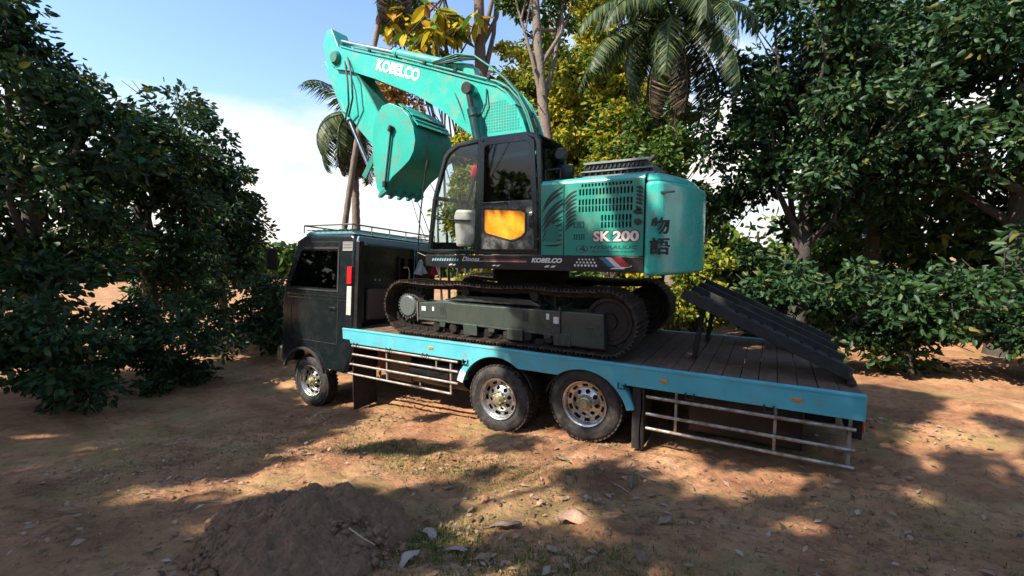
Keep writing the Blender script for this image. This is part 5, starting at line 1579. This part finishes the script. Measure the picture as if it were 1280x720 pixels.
for i, (bx_, by_) in enumerate(SHT):
    bz = gz(bx_, by_)-0.15
    t = root('shade_tree', (bx_, by_, bz), SHL[i], 'tree', SG)
    r = np.random.default_rng(500+i)
    s = MB(); pts = [(bx_+0.1*math.sin(k), by_+0.35*k*0.5, bz+9.5*k/9) for k in range(10)]
    rad = [0.30*(1-0.6*k/9) for k in range(10)]
    s.tube(pts, rad, 10)
    Cs, Ds = [], []
    for k, (c, cr_) in enumerate(clumps[i]):
        if k % 7 == 0:
            j = int(r.integers(5, 10)); p = Vector(pts[j])
            s.tube([p, p.lerp(c, 0.5)+Vector((0, 0, 0.2)), c], [rad[j]*0.14, rad[j]*0.09, 0.012], 6)
        n = int(300*(cr_/0.5)**2)
        d = r.normal(0, 1, (n, 3)); d /= np.linalg.norm(d, axis=1, keepdims=True)
        off = d*(r.random(n)**0.45)[:, None]*cr_
        Cs.append(np.array(c)+off); Ds.append(off+r.normal(0, .3, (n, 3)))
    s.build('trunk', bark, t, smooth=60)
    if Cs:
        V, F = leaf_cloud(np.concatenate(Cs), np.concatenate(Ds), 0.17, 0.6, r)
        mesh_obj('crown', fast_mesh('crown', V, F), lf_green, t)

# ================================================================== GROUND COVER
# soil heap in the left foreground
r = np.random.default_rng(77)
def heap(label, c, rx, ry, h, seed, m_):
    r = np.random.default_rng(seed)
    n = 190; F = []
    g = np.linspace(-1, 1, n); U, Vv = np.meshgrid(g, g)
    X, Y = c[0]+U*rx, c[1]+Vv*ry
    ang = np.arctan2(Vv, U)
    D_ = np.hypot(U, Vv)*(1+0.10*np.sin(3*ang+1)+0.06*np.sin(7*ang))
    Z = h*np.clip(1-D_, 0, 1)**0.6
    def vnoise(k):
        g0 = r.normal(0, 1, (k, k)); t_ = np.linspace(0, k-1.001, n); i_ = t_.astype(int); f_ = t_-i_; f_ = f_*f_*(3-2*f_)
        a_ = g0[i_][:, i_]; b_ = g0[i_][:, np.minimum(i_+1, k-1)]; c_ = g0[np.minimum(i_+1, k-1)][:, i_]; e_ = g0[np.minimum(i_+1, k-1)][:, np.minimum(i_+1, k-1)]
        fx, fy = f_[None, :], f_[:, None]
        return (a_*(1-fx)+b_*fx)*(1-fy)+(c_*(1-fx)+e_*fx)*fy
    env = np.clip((1-D_)*3, 0, 1)
    Z = Z + env*(0.035*vnoise(9)+0.022*vnoise(20)+0.012*np.abs(vnoise(44))+0.007*vnoise(80))
    Z0 = Z.copy()
    for q in range(1100):                      # soft merging lumps
        u0, v0 = r.uniform(-1, 1), r.uniform(-1, 1)
        rad = 0.012+0.05*r.random()**2.2
        d2 = (((U-u0)*rx)**2+((Vv-v0)*ry)**2)/rad**2
        Z = np.maximum(Z, np.where((d2 < 1) & (D_ < 0.97), Z0 + np.sqrt(np.clip(1-d2, 0, 1))*rad*r.uniform(0.3, 0.9), 0))
    Z += r.normal(0, 0.004, Z.shape)
    V = np.stack([X.ravel(), Y.ravel(), (ground_z(X, Y)-0.05+Z+np.where(D_ < 0.97, 0.03, 0)).ravel()], 1)
    for j in range(n-1):
        for i in range(n-1):
            a = j*n+i; F.append((a, a+1, a+n+1, a+n))
    o = mesh_obj('soil_heap', fast_mesh('soil_heap', V, F), m_, None, True)
    return tag(o, label, 'soil heap')
heap_m = mat('dark_heap_soil', (0.23, 0.13, 0.075), 0.97, 0, (0.36, 0.215, 0.13), 0.7, 5.0, 1.0, 40, spec=0.1)
heap('dark brown heap of dug soil in the left foreground', (-3.28, -3.70), 0.92, 0.82, 0.36, 5, heap_m)

def clods(name, label, n, region, smin, smax, m_, seed, pw=2.0):
    """loose lumps of earth, joined: nobody could count them"""
    r = np.random.default_rng(seed)
    phi = (1+5**0.5)/2
    ico = np.array([(-1,phi,0),(1,phi,0),(-1,-phi,0),(1,-phi,0),(0,-1,phi),(0,1,phi),(0,-1,-phi),(0,1,-phi),(phi,0,-1),(phi,0,1),(-phi,0,-1),(-phi,0,1)])/1.9
    tri = np.array([(0,11,5),(0,5,1),(0,1,7),(0,7,10),(0,10,11),(1,5,9),(5,11,4),(11,10,2),(10,7,6),(7,1,8),(3,9,4),(3,4,2),(3,2,6),(3,6,8),(3,8,9),(4,9,5),(2,4,11),(6,2,10),(8,6,7),(9,8,1)])
    Vs = []; Fs = []
    for i in range(n):
        x, y, zz = region(r)
        s = smin + (smax-smin)*r.random()**pw
        v = ico*s*r.uniform(0.65, 1.25, (12, 1))*np.array([r.uniform(.8, 1.4), r.uniform(.8, 1.4), r.uniform(.45, .9)])
        a = r.uniform(0, 6.28); ca, sa = math.cos(a), math.sin(a)
        v = v @ np.array([[ca, sa, 0], [-sa, ca, 0], [0, 0, 1]])
        Vs.append(v + np.array([x, y, zz + s*0.15])); Fs.append(tri + 12*i)
    o = mesh_obj(name, fast_mesh(name, np.concatenate(Vs), np.concatenate(Fs)), m_)
    return tag(o, label, 'soil', kind='stuff')
def reg_ground(x0, x1, y0, y1):
    def f(r):
        x, y = r.uniform(x0, x1), r.uniform(y0, y1)
        return x, y, gz(x, y)
    return f
def reg_heap(r):
    a = r.uniform(0, 6.28); d = r.random()**0.55*1.18
    x, y = -3.28+0.95*d*math.cos(a), -3.70+0.85*d*math.sin(a)
    return x, y, gz(x, y) - 0.03 + 0.33*max(0, 1-d)**0.6
clod_m = mat('loose_clod_soil', (0.24, 0.135, 0.075), 0.97, 0, (0.36, 0.22, 0.13), 0.7, 8.0, 0.6, 40, spec=0.1)
clods('soil_clods', 'loose earth crumbs scattered over the clearing', 2200, reg_ground(-7.5, 1.6, -4.9, 1.2), 0.004, 0.024, clod_m, 5, 2.8)
clods('heap_clods', 'dark earth lumps on the soil heap', 1500, reg_heap, 0.006, 0.05, heap_m, 6, 3.0)

# leaf litter and grass: uncountable
def litter(n, seed):
    r = np.random.default_rng(seed)
    x = r.uniform(-8.0, 2.0, n); y = r.uniform(-5.0, 2.4, n)
    cx_ = r.uniform(-8, 2, 40); cy_ = r.uniform(-5, 2, 40); pick = r.integers(0, 40, n//2)
    x[:n//2] = cx_[pick]+r.normal(0, 0.30, n//2); y[:n//2] = cy_[pick]+r.normal(0, 0.25, n//2)
    C = np.stack([x, y, ground_z(x, y)+0.018], 1)
    D = np.stack([r.normal(0, 1, n), r.normal(0, 1, n), r.normal(0, 0.18, n)], 1)
    n_ = len(C); D /= np.linalg.norm(D, axis=1, keepdims=True)
    S = np.cross(np.tile([0, 0, 1.0], (n_, 1))+r.normal(0, .25, (n_, 3)), D); S /= np.linalg.norm(S, axis=1, keepdims=True)
    N = np.cross(D, S)
    L_ = (0.022+0.085*r.random(n_)**2.5)[:, None]; W_ = L_*r.uniform(0.3, 0.6, (n_, 1))
    V = np.stack([C-D*L_/2, C+S*W_/2+N*W_*.3, C+D*L_/2+N*L_*.12, C-S*W_/2+N*W_*.3], 1).reshape(-1, 3)
    k = np.arange(n_)*4
    o = mesh_obj('leaf_litter', fast_mesh('leaf_litter', V, np.stack([k, k+1, k+2, k+3], 1)), lf_litter)
    tag(o, 'small dry leaf litter strewn over the red soil', 'leaf litter', kind='stuff')
litter(5200, 21)
def grass(n, seed, spots):
    r = np.random.default_rng(seed)
    xs, ys = [], []
    for (x, y, sx, sy, w_) in spots:
        m_ = int(n*w_); xs.append(r.normal(x, sx, m_)); ys.append(r.normal(y, sy, m_))
    x, y = np.concatenate(xs), np.concatenate(ys); n = len(x)
    h = 0.012+0.045*r.random(n)**2; a = r.uniform(0, 6.28, n); wd = 0.003+0.004*r.random(n)
    z = ground_z(x, y)-0.004
    dx, dy = np.cos(a), np.sin(a); bend = h*r.uniform(0.3, 1.3, n)
    b0 = np.stack([x-dy*wd, y+dx*wd, z], 1); b1 = np.stack([x+dy*wd, y-dx*wd, z], 1)
    tp_ = np.stack([x+dx*bend, y+dy*bend, z+h], 1)
    V = np.stack([b0, b1, tp_], 1).reshape(-1, 3); k = np.arange(n)*3
    o = mesh_obj('grass', fast_mesh('grass', V, np.stack([k, k+1, k+2], 1)), lf_grass)
    tag(o, 'thin short grass in patches on the red soil', 'grass', kind='stuff')
grass(21000, 22, [(-4.6, -1.5, 0.55, 0.25, 0.20), (-3.6, -1.6, 0.5, 0.3, 0.12), (-2.35, -3.15, 0.22, 0.22, 0.16), (-1.7, -3.3, 0.5, 0.35, 0.16), (-0.9, -2.9, 0.4, 0.35, 0.12), (-2.6, -1.4, 0.5, 0.3, 0.12), (-6.5, -2.5, 1.2, 0.8, 0.1), (1.0, -1.2, 1.0, 0.8, 0.1)])

def twigs(n, seed):
    r = np.random.default_rng(seed); b = MB()
    for i in range(n):
        x, y = r.uniform(-7, 1.5), r.uniform(-4.8, 0.0); a = r.uniform(0, 6.28); l = 0.05+0.22*r.random()**2
        P = []
        for k in range(3):
            u = (k/2-0.5)*l; xx, yy_ = x+u*math.cos(a)+r.normal(0, .008), y+u*math.sin(a)+r.normal(0, .008)
            P.append((xx, yy_, gz(xx, yy_)+0.014+0.01*r.random()))
        b.tube(P, [0.0045, 0.004, 0.002], 4)
    tag(b.build('twigs', mat('twig_wood', (0.14, 0.09, 0.06), 0.9, 0, (0.3, 0.22, 0.15), 0.7, 6.0), None), 'broken small twigs strewn over the soil', 'twigs', kind='stuff')
twigs(260, 55)
# big dry leaves, each one a thing
def dry_leaf(label, x, y, length, width, rz, curl, col, seed):
    r = random.Random(seed)
    s = MB(); V = []; F = []; n = 9
    for i in range(n):
        u = i/(n-1); wd = width*math.sin(math.pi*(0.05+0.9*u))**0.7*(1+0.12*math.sin(i*2.3+seed))
        z = curl*(math.sin(math.pi*u)*0.8+0.3*u*u)
        for j in range(5):
            v = j/4-0.5
            V.append((u*length-length/2, v*wd, z+curl*(0.5*v*math.sin(seed*1.7)+0.5*v*v*math.cos(seed*2.9)+0.22*math.sin(i*1.3+seed+v*5))+0.010*r.random()))
    for i in range(n-1):
        for j in range(4):
            a = i*5+j; F.append((a, a+1, a+6, a+5))
    s.add(V, F)
    s.tube([(-length/2-0.05, 0, 0.004), (-length/2, 0, curl*0.1), (0, 0, curl*0.8-0.002), (length/2, 0, curl*0.3)], [0.004, 0.004, 0.003, 0.001], 5)
    col = (col[0]*0.85, col[1]*0.74, col[2]*0.64)
    m_ = mat('dry_leaf_%d' % seed, col, 0.75, 0, tuple(c*0.5 for c in col), 0.7, 14.0, 0.4, 60)
    o = s.build('dry_leaf', m_, None, smooth=70)
    o.location = (x, y, gz(x, y)+0.012); o.rotation_euler = (r.uniform(-.15, .15), r.uniform(-.12, .12), rz)
    md = o.modifiers.new('thick', 'SOLIDIFY'); md.thickness = 0.002
    tag(o, label, 'leaf', 'large dry leaves on the soil')
LV = [('large pale curled dry leaf arched over its shadow in right foreground', 718, 652, 0.30, 0.16, 0.3, 0.06, (0.50, 0.33, 0.24)),
      ('long flat grey brown dry leaf right of the soil heap', 632, 660, 0.30, 0.10, 0.7, 0.03, (0.26, 0.19, 0.17)),
      ('thin grey green dry leaf lying in front of the wheels', 704, 577, 0.26, 0.08, -0.35, 0.03, (0.24, 0.23, 0.17)),
      ('pale dry leaf beside the foot of the soil heap', 536, 668, 0.13, 0.09, 0.2, 0.02, (0.44, 0.38, 0.36)),
      ('second pale dry leaf just below the heap edge', 541, 672, 0.15, 0.08, 2.3, 0.03, (0.42, 0.36, 0.36)),
      ('grey papery dry leaf at the lower edge near the heap', 570, 692, 0.22, 0.08, 0.5, 0.03, (0.38, 0.33, 0.31)),
      ('whitish dry leaf at the bottom by the heap', 512, 704, 0.20, 0.10, 1.5, 0.06, (0.46, 0.41, 0.38)),
      ('small orange dry leaf standing in the sun patch', 607, 628, 0.10, 0.06, 1.2, 0.04, (0.42, 0.22, 0.12)),
      ('brown dry leaf at the right of the foreground', 832, 655, 0.16, 0.08, 0.9, 0.03, (0.30, 0.22, 0.15)),
      ('curled brown dry leaf near the bottom right', 800, 700, 0.18, 0.08, 2.1, 0.04, (0.24, 0.16, 0.10))]
for i, (lb, px, py, ln, wd, rz, cu, col) in enumerate(LV):
    x, y = at_ground(px, py)
    dry_leaf(lb, x, y, ln, wd, rz, cu, col, i+1)
_r = random.Random(12)
ML = [(560, 612, 'brown dry leaf on the bare soil above the heap leaves'), (588, 640, 'small tan dry leaf left of the orange leaf in the sun patch'),
      (655, 610, 'brown dry leaf midway between the front tandem wheel and the bottom edge'), (676, 632, 'tan dry leaf above the large pale curled leaf'),
      (748, 628, 'brown dry leaf below the greenish twig'), (760, 668, 'dark dry leaf right of the large pale curled leaf'),
      (690, 690, 'pale tan dry leaf at the bottom centre'), (606, 700, 'brown dry leaf at the bottom right of the papery grey leaf'),
      (815, 622, 'small brown dry leaf right of the dark forked twig'), (735, 705, 'dark brown dry leaf at the very bottom right of centre'),
      (640, 585, 'tan dry leaf just in front of the gap between the tandem wheels')]
for k, (px, py, lb) in enumerate(ML):
    x, y = at_ground(px, py)
    c_ = ((0.34, 0.23, 0.15), (0.42, 0.30, 0.20), (0.27, 0.19, 0.14), (0.22, 0.15, 0.10))[0 if 'brown' in lb else 1 if 'tan' in lb else 3]
    dry_leaf(lb, x, y, _r.uniform(0.10, 0.16), _r.uniform(0.045, 0.075), _r.uniform(0, 6.28), _r.uniform(0.012, 0.03), c_, 20+k)
def stick(label, pts, r0, m_):
    P = []
    for px, py, dz in pts:
        x, y = at_ground(px, py); P.append((x, y, gz(x, y)+dz))
    s = MB(); s.tube(P, [r0*(1-0.5*i/(len(P)-1)) for i in range(len(P))], 6)
    tag(s.build('stick', m_, None, smooth=60), label, 'stick', 'sticks on the soil')
stick_m = mat('stick_wood', (0.13, 0.085, 0.06), 0.9, bump=0.4)
green_stick = mat('greenish_stick', (0.10, 0.13, 0.075), 0.8, bump=0.3)
stick('dark forked twig lying in front of the mud flap', [(770, 594, 0.03), (795, 599, 0.05), (820, 605, 0.02)], 0.010, stick_m)
stick('short greenish twig crossing the dark forked twig', [(789, 612, 0.01), (791, 602, 0.10), (797, 599, 0.10), (800, 606, 0.02)], 0.013, green_stick)
stick('pale thin stick right of the sun patch', [(768, 607, 0.015), (778, 612, 0.02), (786, 617, 0.01)], 0.008, mat('pale_stick', (0.36, 0.25, 0.17), 0.85))
stick('thin straw stalk across the bottom left corner', [(438, 709, 0.30), (455, 716, 0.26), (470, 719, 0.22)], 0.006, mat('straw', (0.45, 0.33, 0.2), 0.8))
